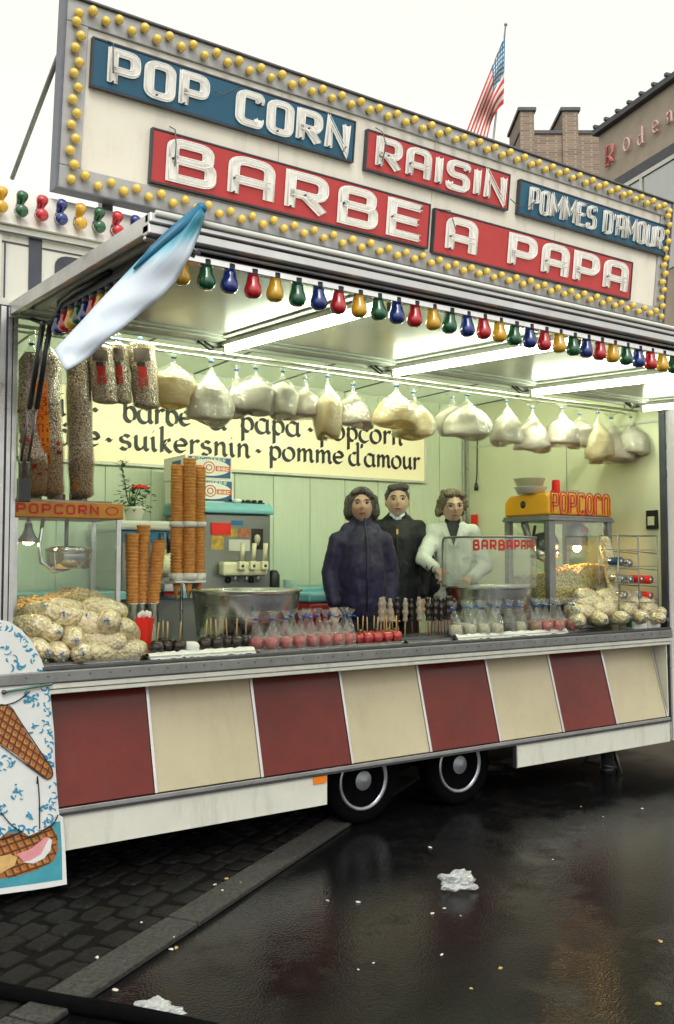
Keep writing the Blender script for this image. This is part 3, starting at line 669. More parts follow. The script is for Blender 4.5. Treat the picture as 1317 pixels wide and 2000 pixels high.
for x in TX:
    y0, y1 = CYF+.20, -.06
    cp('batten_light', [M['trimwhite'], M['tube'], M['blackplastic']], lambda b: (slab(b, x-.028, x+.028, y0, y1, -.034, -.0065), b.tube([(x, y0+.03, cz(y0)-.056), (x, y1-.03, cz(y1)-.056)], .0185, 10, 1),
        slab(b, x-.016, x+.016, y0, y0+.028, -.08, -.0345), slab(b, x-.016, x+.016, y1-.028, y1, -.08, -.0345),
        b.tube([(x, y1, cz(0)-.03), (x-.05, y1+.03, cz(0)-.05), (x-.12, y1+.02, cz(0)-.02)], .006, 6, 2), b.tube([(x-.02, y1, cz(0)-.04), (x-.09, y1+.01, cz(0)-.065), (x-.16, y1+.02, cz(0)-.022)], .006, 6, 2)))
BR = CYF+.075
cp('bulb_rail', [M['chrome'], M['darksteel']], lambda b: (slab(b, CXL+.10, CXR-.06, BR-.016, BR+.016, -.078, -.050), slab(b, CXL+.10, CXR-.06, BR-.006, BR+.006, -.0499, -.013, 1)), bevel=.003)
cp('side_bulb_rail', M['darksteel'], lambda b: slab(b, CXL+.10, CXL+.132, CYF+.17, -.45, -.06, -.012))
cp('rail_clamp', M['chrome'], lambda b: (b.lathe([(.02,-.02),(.024,0),(.02,.02)], 12, (1.30, BR-.03, cz(BR)-.035)), b.tube([(1.24,BR-.03,cz(BR)-.02),(1.30,BR-.045,cz(BR)-.03),(1.36,BR-.03,cz(BR)-.05)], .012, 8)))
for i in range(56):
    x = 1.309+.0938*(i-1)
    if x > 6.1: break
    put_bulb(cn, (i-1) % 4, (x, BR, cz(BR)-.080+random.uniform(-.002,.002)), (random.uniform(-.05,.05), random.uniform(-.05,.05), random.uniform(0,6)), .97)
for i in range(13):
    y = CYF+.2+.0938*i; put_bulb(cn, [2,1,0,3][i % 4], (CXL+.116, y, cz(y)-.082), (0, random.uniform(-.05,.05), i*1.3))
cp('cable', M['blackplastic'], lambda b: b.tube([(1.25,-1.15,cz(-1.15)-.02),(1.24,-.75,cz(-.7)-.03),(1.25,-.55,2.80),(1.27,-.35,2.755),(1.29,-.12,2.80),(1.26,-.02,2.84)], .011, 8))
# gas struts
sb = P(36, 950, -.03)
for k, (xa, xb) in enumerate(((84, 40), (99, 54))):
    X_ = 1.215+.035*k; top_ = at(xa, 632, 0, X_+.02); bot = Vector((X_, -.045, P(xb, 905, -.03).z))
    st_ = MB(); mid = top_.lerp(bot, .60); st_.tube([top_, mid], .013, 10, 0); st_.tube([mid, bot], .0065, 8, 1); st_.ell(top_, .017, 10, 6, 2); st_.ell(bot, .012, 10, 6, 2)
    st_.build('gas_strut', [M['blackplastic'], M['darksteel'], M['darksteel']], tr)
tp('strut_bracket', M['blackplastic'], lambda b: (b.box(1.205, 1.262, -.06, -.017, sb.z-.075, sb.z+.04), b.tube([(1.215,-.045,sb.z+.02),(1.215,-.045,P(40,905,-.03).z)], .010), b.tube([(1.25,-.045,sb.z+.02),(1.25,-.045,P(54,905,-.03).z)], .010)), bevel=.006)
tp('hanging_rail', M['alu'], lambda b: (b.tube([(1.25,.28,2.872),(6.25,.28,2.872)], .011, 8), b.tube([(1.25,.40,2.872),(6.25,.40,2.872)], .008, 8)) and [b.tube([(x,.28,2.872),(x,.28,3.199)], .005, 6) for x in (1.6,3.2,4.8,6.1)])
# outlet cable with plug and socket on end wall
tp('power_cable', M['blackplastic'], lambda b: (b.tube([(6.258,2.20,2.9),(6.256,2.21,2.5),(6.25,2.215,2.41)], .006, 6), b.lathe([(.004,.05),(.016,.03),(.022,.0),(.020,-.03),(0,-.03)], 10, (6.25,2.215,2.37))))
tp('red_switch', M['redcard'], lambda b: b.box(6.236, 6.2545, 2.20, 2.28, 1.98, 2.10))
tp('wall_socket', [M['blackplastic'], M['creamplastic']], lambda b: (b.box(6.245, 6.2695, .10, .20, 1.90, 2.05), b.box(6.238, 6.2445, .12, .18, 1.93, 2.0, 1)))
# back work counter
tp('back_counter', M['lightblue'], lambda b: b.box(1.3, 4.75, 1.62, 2.368, 1.37, 1.43), bevel=.006)
tp('back_cabinet', M['greybody'], lambda b: b.box(1.32, 4.73, 1.68, 2.366, FL, 1.369))
# ---------------------------------------------------------------- roof sign
SO = Vector((1.384, .0, 3.54)); SV = Vector((0,-.11,.935)); SH = SV.length; SV.normalize(); SNn = Vector((0,-SV.z,SV.y)); SNn.normalize()
SW = 4.83
def S(x, y):
    r = ray(x, y); t = (SO-CAM).dot(SNn)/r.dot(SNn); q = CAM+r*t-SO
    return q.x, q.dot(SV)
def sp(u, v, h=0): return SO+EX*u+SV*v+SNn*h
M['signedge'] = mat('sign_edge_metal', (.16,.17,.20), .45, .5, var=.2)
sg = thing('roof_sign', 'large white roof sign with yellow bulb border and neon words', 'sign', (3.8, .06, 3.5))
def sbox(b, u0, u1, v0, v1, h0, h1, mi=0):
    b.add([sp(u, v, h) for h in (h0, h1) for v in (v0, v1) for u in (u0, u1)], [(0,2,3,1),(4,5,7,6),(0,1,5,4),(2,6,7,3),(0,4,6,2),(1,3,7,5)], mi)
BW = .115
b = MB(); sbox(b, 0, SW, 0, SH, -.07, -.012); b.build('case', M['signdark'], sg, bevel=.006)
fu = [BW]+[BW+(SW-2*BW)*k/4 for k in (1,2,3)]+[SW-BW]
for i in range(4):
    b = MB(); sbox(b, fu[i]+.0015, fu[i+1]-.0015, BW, SH-BW, -.0115, -.002); b.build('sign_face', M['signwhite'], sg)
for (u0, u1, v0, v1) in ((0, SW, 0, BW-.001), (0, SW, SH-BW+.001, SH), (0, BW-.001, BW, SH-BW), (SW-BW+.001, SW, BW, SH-BW)):
    b = MB(); sbox(b, u0, u1, v0, v1, -.0115, .012); b.build('border', M['signframe'], sg, bevel=.004)
b = MB(); sbox(b, -.012, SW+.012, -.012, -.001, -.08, .03); sbox(b, -.012, SW+.012, SH+.001, SH+.012, -.08, .03); sbox(b, -.016, -.001, -.012, SH+.012, -.08, .022); sbox(b, SW+.001, SW+.016, -.012, SH+.012, -.08, .022)
b.build('edge_trim', M['signedge'], sg, bevel=.003)
b = MB()
for u in (.3, 1.6, 3.2, 4.5): b.box(SO.x+u-.03, SO.x+u+.03, .10, .16, 3.495, 3.62)
b.build('stand', M['aludull'], sg)
yb = MB(); yb.lathe([(.012,0),(.014,.006),(.022,.014),(.0275,.026),(.026,.040),(.018,.051),(.008,.056),(0,.057)], 14, mat=0); yb.lathe([(.016,-.002),(.0165,.008),(.012,.009)], 12, mat=1)
ybm = yb.mesh('bulb', [M['bulbyellow'], M['socket']])
q_b = SNn.to_track_quat('Z', 'Y').to_euler()
def sb_(u, v):
    o = bpy.data.objects.new('bulb', ybm); col.objects.link(o); o.parent = sg; o.location = sp(u, v, .012)-sg.location
    o.rotation_euler = (q_b.x+random.uniform(-.12,.12), q_b.y+random.uniform(-.12,.12), q_b.z); s_ = random.uniform(.86,.94); o.scale = (s_,s_,s_)
nb = 69
for i in range(nb):
    u = .055+i*(SW-.11)/(nb-1); dv = .016 if i % 2 else -.016
    sb_(u, SH-BW*.5+dv); sb_(u+.004, BW*.5+dv)
for i in range(1, 13):
    v = BW*.5+i*(SH-BW)/13; du = .012 if i % 2 else -.012
    sb_(BW*.5+du, v); sb_(SW-BW*.5+du, v)
def board(txt, tl, tr_, br, bl, m_, lx0, lx1, ly, st, hgt, label):
    us = [S(*p) for p in (tl, tr_, br, bl)]
    u0 = (us[0][0]+us[3][0])/2; u1 = (us[1][0]+us[2][0])/2; v1 = (us[0][1]+us[1][1])/2; v0 = (us[2][1]+us[3][1])/2
    b = MB(); sbox(b, u0, u1, v0, v1, .0, .03); o = b.build('name_board', m_, sg, bevel=.003); o['label'] = label
    b = MB(); t_ = .009
    for (a0, a1, c0, c1) in ((u0-t_, u1+t_, v0-t_, v0-.0005), (u0-t_, u1+t_, v1+.0005, v1+t_), (u0-t_, u0-.0005, v0, v1), (u1+.0005, u1+t_, v0, v1)): sbox(b, a0, a1, c0, c1, .0, .034)
    b.build('board_rim', M['signdark'], o)
    a0, a1 = u0+(u1-u0)*lx0, u0+(u1-u0)*lx1; H = v1-v0
    fr = (sp(a0, v0+H*ly, .0), EX, SV, SNn)
    write_caps(txt, fr, a1-a0, H*hgt, H*st, o, M['letter'], z=.036, gap=.40 if len(txt) < 9 else .34, thick=.002, tube=(.0042 if H > .2 else .0034, .33, M['neon']))
    return o, u0, u1, v0, v1
bd = []
bd.append(board('POP CORN', (177,102), (688,222), (685,298), (178,192), M['signblue'], .045, .98, .08, .25, .84, 'blue board with white neon letters POP CORN'))
bd.append(board('BARBE', (297,253), (834,405), (828,483), (291,357), M['signred'], .04, .98, .07, .27, .87, 'long red board with white neon letters BARBE'))
bd.append(board('A PAPA', (846,408), (1229,518), (1223,587), (842,490), M['signred'], .045, .975, .07, .27, .87, 'red board with white neon letters A PAPA'))
bd.append(board('RAISIN', (714,257), (989,345), (985,411), (711,330), M['signred'], .05, .975, .08, .24, .85, 'small red board with white neon letters RAISIN'))
bd.append(board("POMMES D'AMOUR", (1015,335), (1296,462), (1289,515), (1008,398), M['signblue'], .05, .97, .12, .13, .76, "blue board with crowded white neon letters POMMES D'AMOUR"))
def wire(pts, r=.0032): MB().tube([sp(*S(x, y), h) for x, y, h in pts], r, 6, 0).build('wire', M['darksteel'], sg)
wire([(213,150,.06),(212,120,.07),(214,92,.06),(208,84,.03),(206,100,.02)]); wire([(668,290,.05),(660,305,.03),(655,312,.01)])
wire([(333,330,.06),(334,290,.07),(335,258,.05),(330,248,.01)]); wire([(408,185,.06),(425,192,.07),(445,182,.06),(460,176,.06)])
wire([(735,320,.06),(742,290,.07),(738,262,.05),(732,250,.01)]); wire([(985,392,.06),(1000,408,.07),(1020,408,.07),(1035,395,.06)]); wire([(843,408,.02),(868,415,.06),(878,450,.06)])
a = P(113,112,.08); b2 = at(24,348,1,1.15)
MB().tube([a, b2], .014, 8).build('brace', M['aludull'], sg)
# ---------------------------------------------------------------- flag on the roof
def flag():
    Y0 = 1.3; base = P(962, 290, Y0); topp = P(988, 48, Y0); d_ = (topp-base).normalized(); foot = base+d_*((3.502-base.z)/d_.z)
    fg = thing('flag', 'drooping striped flag with starry blue canton on a thin roof pole', 'flag', foot)
    MB().tube([foot, topp], [.012, .008], 8).build('pole', M['aludull'], fg)
    MB().ell(topp, .016, 10, 6).build('finial', M['aludull'], fg)
    fr_ = mat('flag_red', (.55,.05,.05), .8, var=.08); fw = mat('flag_white', (.78,.74,.68), .8); fb = mat('flag_blue', (.02,.17,.30), .8, var=.1)
    h0 = P(988, 70, Y0); h1 = P(970, 205, Y0)
    def pt(s, h):
        a_ = Vector((987-3*h, 68+135*h)); e_ = Vector((908+44*h, 264+10*h)); c_ = Vector((958+2*h, 135+85*h))
        q = a_*(1-s)*(1-s)+c_*2*s*(1-s)+e_*s*s
        return P(q.x, q.y, Y0-.03+.07*math.sin(s*9+h*2)*s+.04*math.sin(h*14+s*3)*(s*(1-s)*4))
    def mf(i, j):
        r_ = j//2
        if i < 11 and r_ < 7: return 3 if (i % 2 == 1 and j % 2 == (1 if (i//2) % 2 else 0)) else 2
        return 0 if r_ % 2 == 0 else 1
    MB().grid(pt, 28, 26, matfn=mf).build('cloth', [fr_, fw, fb, fw], fg)
flag()
# ---------------------------------------------------------------- buildings behind
def brick_mat(name, a, c, mortar):
    m = bpy.data.materials.new(name); m.use_nodes = True; n = m.node_tree.nodes; L = m.node_tree.links; b = n['Principled BSDF']
    tc = n.new('ShaderNodeTexCoord'); mp = n.new('ShaderNodeMapping'); mp.inputs['Rotation'].default_value = (rad(90),0,0)
    sx = n.new('ShaderNodeSeparateXYZ'); cx = n.new('ShaderNodeCombineXYZ'); ad_ = n.new('ShaderNodeMath'); ad_.operation = 'ADD'
    L.new(tc.outputs['Object'], sx.inputs[0]); L.new(sx.outputs[0], ad_.inputs[0]); L.new(sx.outputs[1], ad_.inputs[1]); L.new(ad_.outputs[0], cx.inputs[0]); L.new(sx.outputs[2], cx.inputs[1])
    t = n.new('ShaderNodeTexBrick'); t.inputs['Scale'].default_value = 4.0; t.inputs['Color1'].default_value = (*a,1); t.inputs['Color2'].default_value = (*c,1); t.inputs['Mortar'].default_value = (*mortar,1); t.inputs['Mortar Size'].default_value = .025
    L.new(cx.outputs[0], t.inputs['Vector']); L.new(t.outputs['Color'], b.inputs['Base Color']); b.inputs['Roughness'].default_value = .85
    bp = n.new('ShaderNodeBump'); bp.inputs['Strength'].default_value = .5; bp.inputs['Distance'].default_value = .02; bp.invert = True; L.new(t.outputs['Fac'], bp.inputs['Height']); L.new(bp.outputs[0], b.inputs['Normal'])
    return m
M['brick'] = brick_mat('brown_brick', (.32,.24,.175), (.22,.16,.115), (.38,.33,.27))
M['brickred'] = brick_mat('red_brick', (.26,.09,.055), (.20,.07,.045), (.32,.27,.22))
M['render'] = mat('grey_brown_render', (.46,.39,.30), .85, var=.12, vs=3, bump=.2, bs=30)
M['slate'] = mat('dark_coping', (.085,.09,.10), .6, var=.2)
M['window'] = mat('window_glass', (.20,.22,.22), .06, coat=.5, spec=.8)
M['curtain'] = mat('net_curtain', (.62,.62,.58), .8, var=.15, vs=20, stretch=(8,8,.5))
def brick_building():
    d = 24.0; c0 = D(1170, 262, d); c1 = D(1000, 262, d)
    R_ = Vector((_R.x, _R.y, 0)); Bk = Vector((-R_.y, R_.x, 0))
    ztop = c0.z; o = Vector((c1.x, c1.y, 0)); L_ = 8.0
    h = thing('brick_building', 'brown brick building with two square chimneys on its parapet', 'building', o)
    px = d/FPX
    ax = (R_, Bk, EZ)
    def bx_(b, r0, r1, k0, k1, z0, z1, mi=0): b.obox(o+R_*((r0+r1)/2)+Bk*((k0+k1)/2)+EZ*((z0+z1)/2), ax, ((r1-r0)/2, (k1-k0)/2, (z1-z0)/2), mi)
    b = MB(); bx_(b, 15*px, L_, 0, 8, 0, ztop); b.build('wall', M['brick'], h)
    b = MB(); bx_(b, 15*px-.03, L_, -.04, 8.04, ztop+.002, ztop+.09); b.build('coping', M['slate'], h)
    for (a0, a1) in ((15, 43), (98, 129)):
        b = MB(); bx_(b, a0*px+.002, a1*px, -.05, 1.4, ztop-3, ztop+44*px); w_ = b.build('chimney', M['brick'], h)
        b = MB(); bx_(b, a0*px-.05, a1*px+.05, -.10, 1.45, ztop+44*px+.002, ztop+44*px+.09); b.build('cap', M['slate'], w_)
    for r0 in (1.0, 3.0, 5.0):
        b = MB(); bx_(b, r0, r0+1.1, -.02, .05, 4.2, 6.2); w_ = b.build('window', M['window'], h)
brick_building()
def grey_building():
    d = 17.4; c = D(1170, 265, d); u = Vector((-math.sin(rad(13.9)), -math.cos(rad(13.9)), 0)); nn = Vector((-u.y, u.x, 0))
    if nn.dot(CAM-c) < 0: nn = -nn
    o = Vector((c.x, c.y, 0)); zt = c.z
    h = thing('grey_building', 'grey rendered building with red neon script on its wall', 'building', o)
    ax = (u, nn, EZ)
    def bx_(b, r0, r1, k0, k1, z0, z1, mi=0): b.obox(o+u*((r0+r1)/2)+nn*((k0+k1)/2)+EZ*((z0+z1)/2), ax, ((r1-r0)/2, (k1-k0)/2, (z1-z0)/2), mi)
    def F(x, y):
        r = ray(x, y); t = (o-CAM).dot(nn)/r.dot(nn); q = CAM+r*t-o; return q.dot(u), q.z
    b = MB(); bx_(b, 0, 9, -6, 0, 0, zt); b.build('wall', M['render'], h)
    b = MB(); bx_(b, -.06, 9, -.3, .12, zt+.002, zt+.10); b.build('roof_edge', M['slate'], h)
    for i in range(26):
        b = MB(); bx_(b, i*.33+.02, i*.33+.08, -.2, .15, zt+.101, zt+.155); b.build('roof_tile', M['slate'], h)
    u0, zt_ = F(1205, 368); u1 = u0+3.2; zw0 = zt_-1.9
    b = MB(); bx_(b, u0, u1, .0, .05, zt_-.02, zt_+.16); bx_(b, u0, u0+.14, .0, .05, zw0, zt_-.021); b.build('window_surround', M['slate'], h)
    b = MB(); bx_(b, u0+.141, u1, .002, .012, zw0, zt_-.022); b.build('net_curtain', M['curtain'], h)
    b = MB(); bx_(b, u0+.141, u1, .016, .024, zw0, zt_-.022); pane = film('window_pane', (.86,.89,.88), .12, .03, 0, haze=.02); b.build('pane', pane, h)
    for k in (0, .55, 1.6): b = MB(); bx_(b, u0+.142+k, u0+.20+k, .025, .05, zw0, zt_-.023); b.build('window_bar', M['trimwhite'], h)
    b = MB(); bx_(b, u0+.142, u1, .0255, .048, zt_-.10, zt_-.0235); b.build('window_head', M['trimwhite'], h)
    # unlit neon script
    red = mat('pink_neon_tube', (.80,.22,.20), .25); pale = mat('pale_pink_neon_tube', (.82,.52,.48), .25)
    lets = [('R', 1190, 325, 40), ('o', 1224, 299, 24), ('d', 1252, 287, 34), ('e', 1281, 265, 24), ('n', 1308, 246, 24)]
    for ch, x, y, hp in lets:
        uu, zz = F(x, y); u2, z2 = F(x, y-hp); H = z2-zz
        b = MB()
        if ch == 'R': pls = [[p*.9 for p in pl] for pl, c_ in upper('R', .3)[1]]+[[Vector((-.12,0)), Vector((.14,0))], [Vector((-.12,.9)), Vector((.05,.9))]]; sc = H
        else: pls = lower(ch)[1]; sc = H/.46 if ch in 'oen' else H/.82
        for dd in ((0, .10) if ch == 'R' else (0,)):
            for pl in pls: b.tube([o+u*(uu+(p.x+dd)*sc*.8)+EZ*(zz+p.y*sc)+nn*.06 for p in pl], .020, 6)
        for e in (0,): b.tube([o+u*uu+EZ*(zz+.05)+nn*.0, o+u*uu+EZ*(zz+.05)+nn*.06], .015, 6)
        b.build('neon_letter', red if ch == 'R' else pale, h)
    # lower brick shop front further along the same wall
    b = MB(); bx_(b, 3.4, 9, .002, .06, 0, zt-3.4); b.build('brick_facing', M['brickred'], h)
grey_building()
# ---------------------------------------------------------------- painted ice cream cut-out beside the counter
def cutout():
    Y = -.032; base = P(20, 1740, Y)
    c = thing('ice_cream_cutout', 'painted white and blue ice cream cut-out board hung on trailer front', 'sign board', (base.x-.1, Y, base.z))
    def poly(pts, y, th=.0012): return [Vector((q.x, y, q.z)) for q in (P(px_, py_, Y) for px_, py_ in pts)]
    wt = mat('painted_white', (.74,.76,.74), .45, var=.05, vs=10); bl = mat('painted_blue', (.04,.27,.46), .5, var=.35, vs=30); tq = mat('painted_turquoise', (.06,.32,.40), .5, var=.12, vs=10)
    wf = mat('painted_waffle', (.36,.13,.035), .5, var=.15, vs=14); wl = mat('painted_waffle_line', (.09,.028,.012), .5); pk = mat('painted_pink', (.72,.30,.33), .5, var=.12, vs=14); cr = mat('painted_cream', (.66,.42,.16), .5, var=.2, vs=20)
    hl = mat('painted_waffle_highlight', (.55,.26,.08), .5, var=.1)
    bk = mat('painted_outline', (.012,.013,.02), .5)
    outline = [(-52,1200),(-10,1209),(18,1214),(40,1228),(62,1252),(82,1290),(97,1335),(101,1380),(106,1430),(108,1490),(113,1560),(116,1592),(123,1596),(128,1660),(131,1727),(100,1733),(60,1739),(0,1747),(-80,1757),(-228,1780),(-226,1625),(-212,1600),(-206,1520),(-196,1430),(-186,1360),(-165,1290),(-140,1240),(-100,1208)]
    MB().prism(poly(outline, Y), (0,.012,0)).build('board', wt, c)
    y = [Y]
    def paint(name, pts, m_, par=None):
        y[0] -= .0007; return MB().prism(poly(pts, y[0]), (0,.0006,0)).build(name, m_, par or c)
    paint('painted_ground', [(118,1604),(121,1660),(122,1718),(60,1727),(0,1735),(-80,1746),(-215,1765),(-213,1640)], tq)
    # waffle foot
    foot = [(-190,1640),(60,1625),(100,1612),(112,1632),(114,1660),(104,1682),(70,1700),(30,1712),(-40,1722),(-110,1728),(-170,1720),(-196,1690)]
    wfo = paint('waffle', foot, wf)
    def seg(name, a, b2, w_, m_, par, yy=None):
        y[0] -= .00012; d_ = Vector((b2[0]-a[0], b2[1]-a[1])); n_ = Vector((-d_.y, d_.x)).normalized()*w_/2
        return MB().prism(poly([(a[0]+n_.x, a[1]+n_.y), (b2[0]+n_.x, b2[1]+n_.y), (b2[0]-n_.x, b2[1]-n_.y), (a[0]-n_.x, a[1]-n_.y)], y[0]), (0,.0004,0)).build(name, m_, par)
    wm = MB(); hm = MB()
    def inside(p, pg):
        r_ = False; n_ = len(pg)
        for i in range(n_):
            (x1, y1), (x2, y2) = pg[i], pg[i-1]
            if (y1 > p[1]) != (y2 > p[1]) and p[0] < (x2-x1)*(p[1]-y1)/(y2-y1)+x1: r_ = not r_
        return r_
    def lattice(pg, d1, d2, step, o_, yy):
        xs = [p[0] for p in pg]; ys = [p[1] for p in pg]; cx_, cy_ = (min(xs)+max(xs))/2, (min(ys)+max(ys))/2
        for fam, dd in enumerate((d1, d2)):
            t = Vector(dd).normalized(); n_ = Vector((-t.y, t.x))
            for k in range(-14, 15):
                run = []
                for j in range(-90, 91):
                    p = Vector((cx_, cy_))+n_*(k*step)+t*(j*3)
                    if inside(p, pg): run.append(p)
                    elif len(run) > 1: emit(run, fam, yy); run = []
                if len(run) > 1: emit(run, fam, yy)
        for i in range(-12, 13):
            for j in range(-12, 13):
                t1 = Vector(d1).normalized(); t2 = Vector(d2).normalized(); n1 = Vector((-t1.y,t1.x)); n2 = Vector((-t2.y,t2.x))
                det = n1.x*n2.y-n1.y*n2.x; a_, b_2 = (i+.5)*step, (j+.5)*step
                p = Vector((cx_+(a_*n2.y-b_2*n1.y)/det, cy_+(b_2*n1.x-a_*n2.x)/det))
                if inside(p, pg) and inside(p+Vector((6,0)), pg) and inside(p+Vector((0,6)), pg):
                    hm.prism(poly([(p.x-4.5,p.y-3.5),(p.x-2.2,p.y-3.5),(p.x-1.5,p.y+1.5),(p.x+4,p.y+1),(p.x+4,p.y+3.2),(p.x-4,p.y+3.8)], yy-.0008), (0,.0003,0))
    def emit(run, fam, yy):
        a_, b_2 = run[0], run[-1]; d_ = (b_2-a_); 
        if d_.length < 4: return
        n_ = Vector((-d_.y, d_.x)).normalized()*1.3
        wm.prism(poly([a_+n_, b_2+n_, b_2-n_, a_-n_], yy-.0003*(fam+1)), (0,.0002,0))
    lattice(foot, (1,-.35), (.5,1), 15, None, y[0])
    y[0] -= .0012
    paint('pink_scoop', [(32,1668),(60,1658),(82,1640),(92,1634),(100,1640),(98,1658),(86,1674),(66,1684),(46,1682)], pk)
    paint('white_rim', [(88,1652),(96,1636),(101,1640),(99,1660),(86,1676),(66,1686),(44,1684),(60,1680),(80,1668)], wt)
    paint('cream_scoop', [(-80,1700),(-20,1676),(20,1668),(34,1674),(28,1690),(0,1706),(-50,1716)], cr)
    # body
    body = [(-52,1206),(-10,1213),(16,1219),(38,1233),(58,1256),(78,1293),(92,1336),(97,1382),(101,1432),(104,1492),(109,1560),(108,1592),(98,1610),(80,1622),(56,1632),(40,1622),(20,1618),(0,1636),(-40,1650),(-100,1640),(-160,1628),(-196,1600),(-200,1520),(-190,1432),(-180,1362),(-160,1294),(-136,1246),(-98,1213)]
    bd_ = paint('body', body, wt)
    # brush strokes of blue fur
    st_ = MB(); random.seed(21)
    def stroke(cx_, cy_, r_, a0, a1, w_, z_):
        pl = [(cx_+r_*math.cos(rad(a0+(a1-a0)*i/6)), cy_+r_*math.sin(rad(a0+(a1-a0)*i/6))) for i in range(7)]
        ou = []; inn = []
        for i, p in enumerate(pl):
            k = math.sin(math.pi*(i+.4)/7.0)*w_/2; d_ = Vector((p[0]-cx_, p[1]-cy_)).normalized()
            ou.append((p[0]+d_.x*k, p[1]+d_.y*k)); inn.append((p[0]-d_.x*k, p[1]-d_.y*k))
        st_.prism(poly(ou+inn[::-1], z_), (0,.0002,0))
    y[0] -= .0006; lay = 0
    for i in range(len(body)):
        a_, b_2 = Vector(body[i]), Vector(body[(i+1) % len(body)]); L_ = (b_2-a_).length
        for k in range(int(L_/5)+1):
            p = a_.lerp(b_2, random.random()); inw = (Vector((-48,1430))-p).normalized()*random.uniform(4,10); p = p+inw
            a0 = random.uniform(0,360); lay += 1; stroke(p.x, p.y, random.uniform(3,8), a0, a0+random.uniform(70,150), random.uniform(2,4.5), y[0]-.00001*lay)
    for (cx_, cy_, n_, rr) in ((30,1295,9,14),(62,1365,8,12),(58,1370,6,9),(8,1495,12,18),(30,1545,9,14),(88,1575,6,8),(70,1420,7,12),(-40,1280,12,22),(-110,1400,16,26),(-120,1540,14,24),(5,1580,8,12),(10,1265,5,8),(80,1480,7,9),(60,1590,7,9)):
        for k in range(n_):
            p = Vector((cx_+random.uniform(-rr,rr), cy_+random.uniform(-rr,rr)*.8)); a0 = random.uniform(0,360)
            if inside(p, body): lay += 1; stroke(p.x, p.y, random.uniform(3,9), a0, a0+random.uniform(60,160), random.uniform(2,5.5), y[0]-.00001*lay)
    tag(st_.build('brush_strokes', bl, c), kind='stuff'); y[0] -= .006
    # cone held across, and outlines
    cone = [(0,1375),(20,1381),(30,1395),(60,1445),(90,1485),(102,1505),(101,1515),(94,1520),(84,1517),(60,1498),(30,1472),(0,1452),(-40,1428),(-70,1400),(-40,1380)]
    paint('held_cone', cone, wf); lattice(cone, (1,.75), (.35,-1), 13, None, y[0])
    y[0] -= .0012
    tag(wm.build('waffle_lines', wl, c), kind='stuff'); tag(hm.build('waffle_highlights', hl, c), kind='stuff')
    ol = MB()
    def line(pts, w_=2.4):
        pv_ = [Vector(p) for p in pts]; pv_ = clean(rnd(pv_, 30, k=5)); a_ = offs(pv_, w_/2, False); b_2 = offs(pv_, -w_/2, False)
        ol.prism(poly(a_+b_2[::-1], y[0]), (0,.0003,0))
    line([(-60,1345),(-20,1342),(15,1326),(33,1315)]); line([(-30,1380),(0,1378),(30,1372),(57,1350)]); line([(72,1515),(76,1560),(76,1618)]); line([(72,1515),(71,1530)])
    line([(0,1375),(20,1378),(33,1400),(100,1500),(103,1514),(92,1523),(60,1500),(0,1455)], 2.0); line([(0,1585),(22,1612),(40,1622)]); line([(0,1640),(20,1634),(42,1622)]); line([(78,1622),(102,1612),(112,1590)])
    line([(40,1630),(60,1636),(80,1624)])
    ol.build('outlines', bk, c)
    a_ = P(8,1352,Y-.02); b_2 = P(100,1336,Y-.02); MB().tube([a_, b_2, b_2+Vector((.02,.03,0))], .006, 8).build('holding_bar', mat('green_bar', (.10,.20,.16), .4, .5), c)
    MB().ell(a_, .012, 10, 6).build('bar_knob', M['darksteel'], c)
cutout()
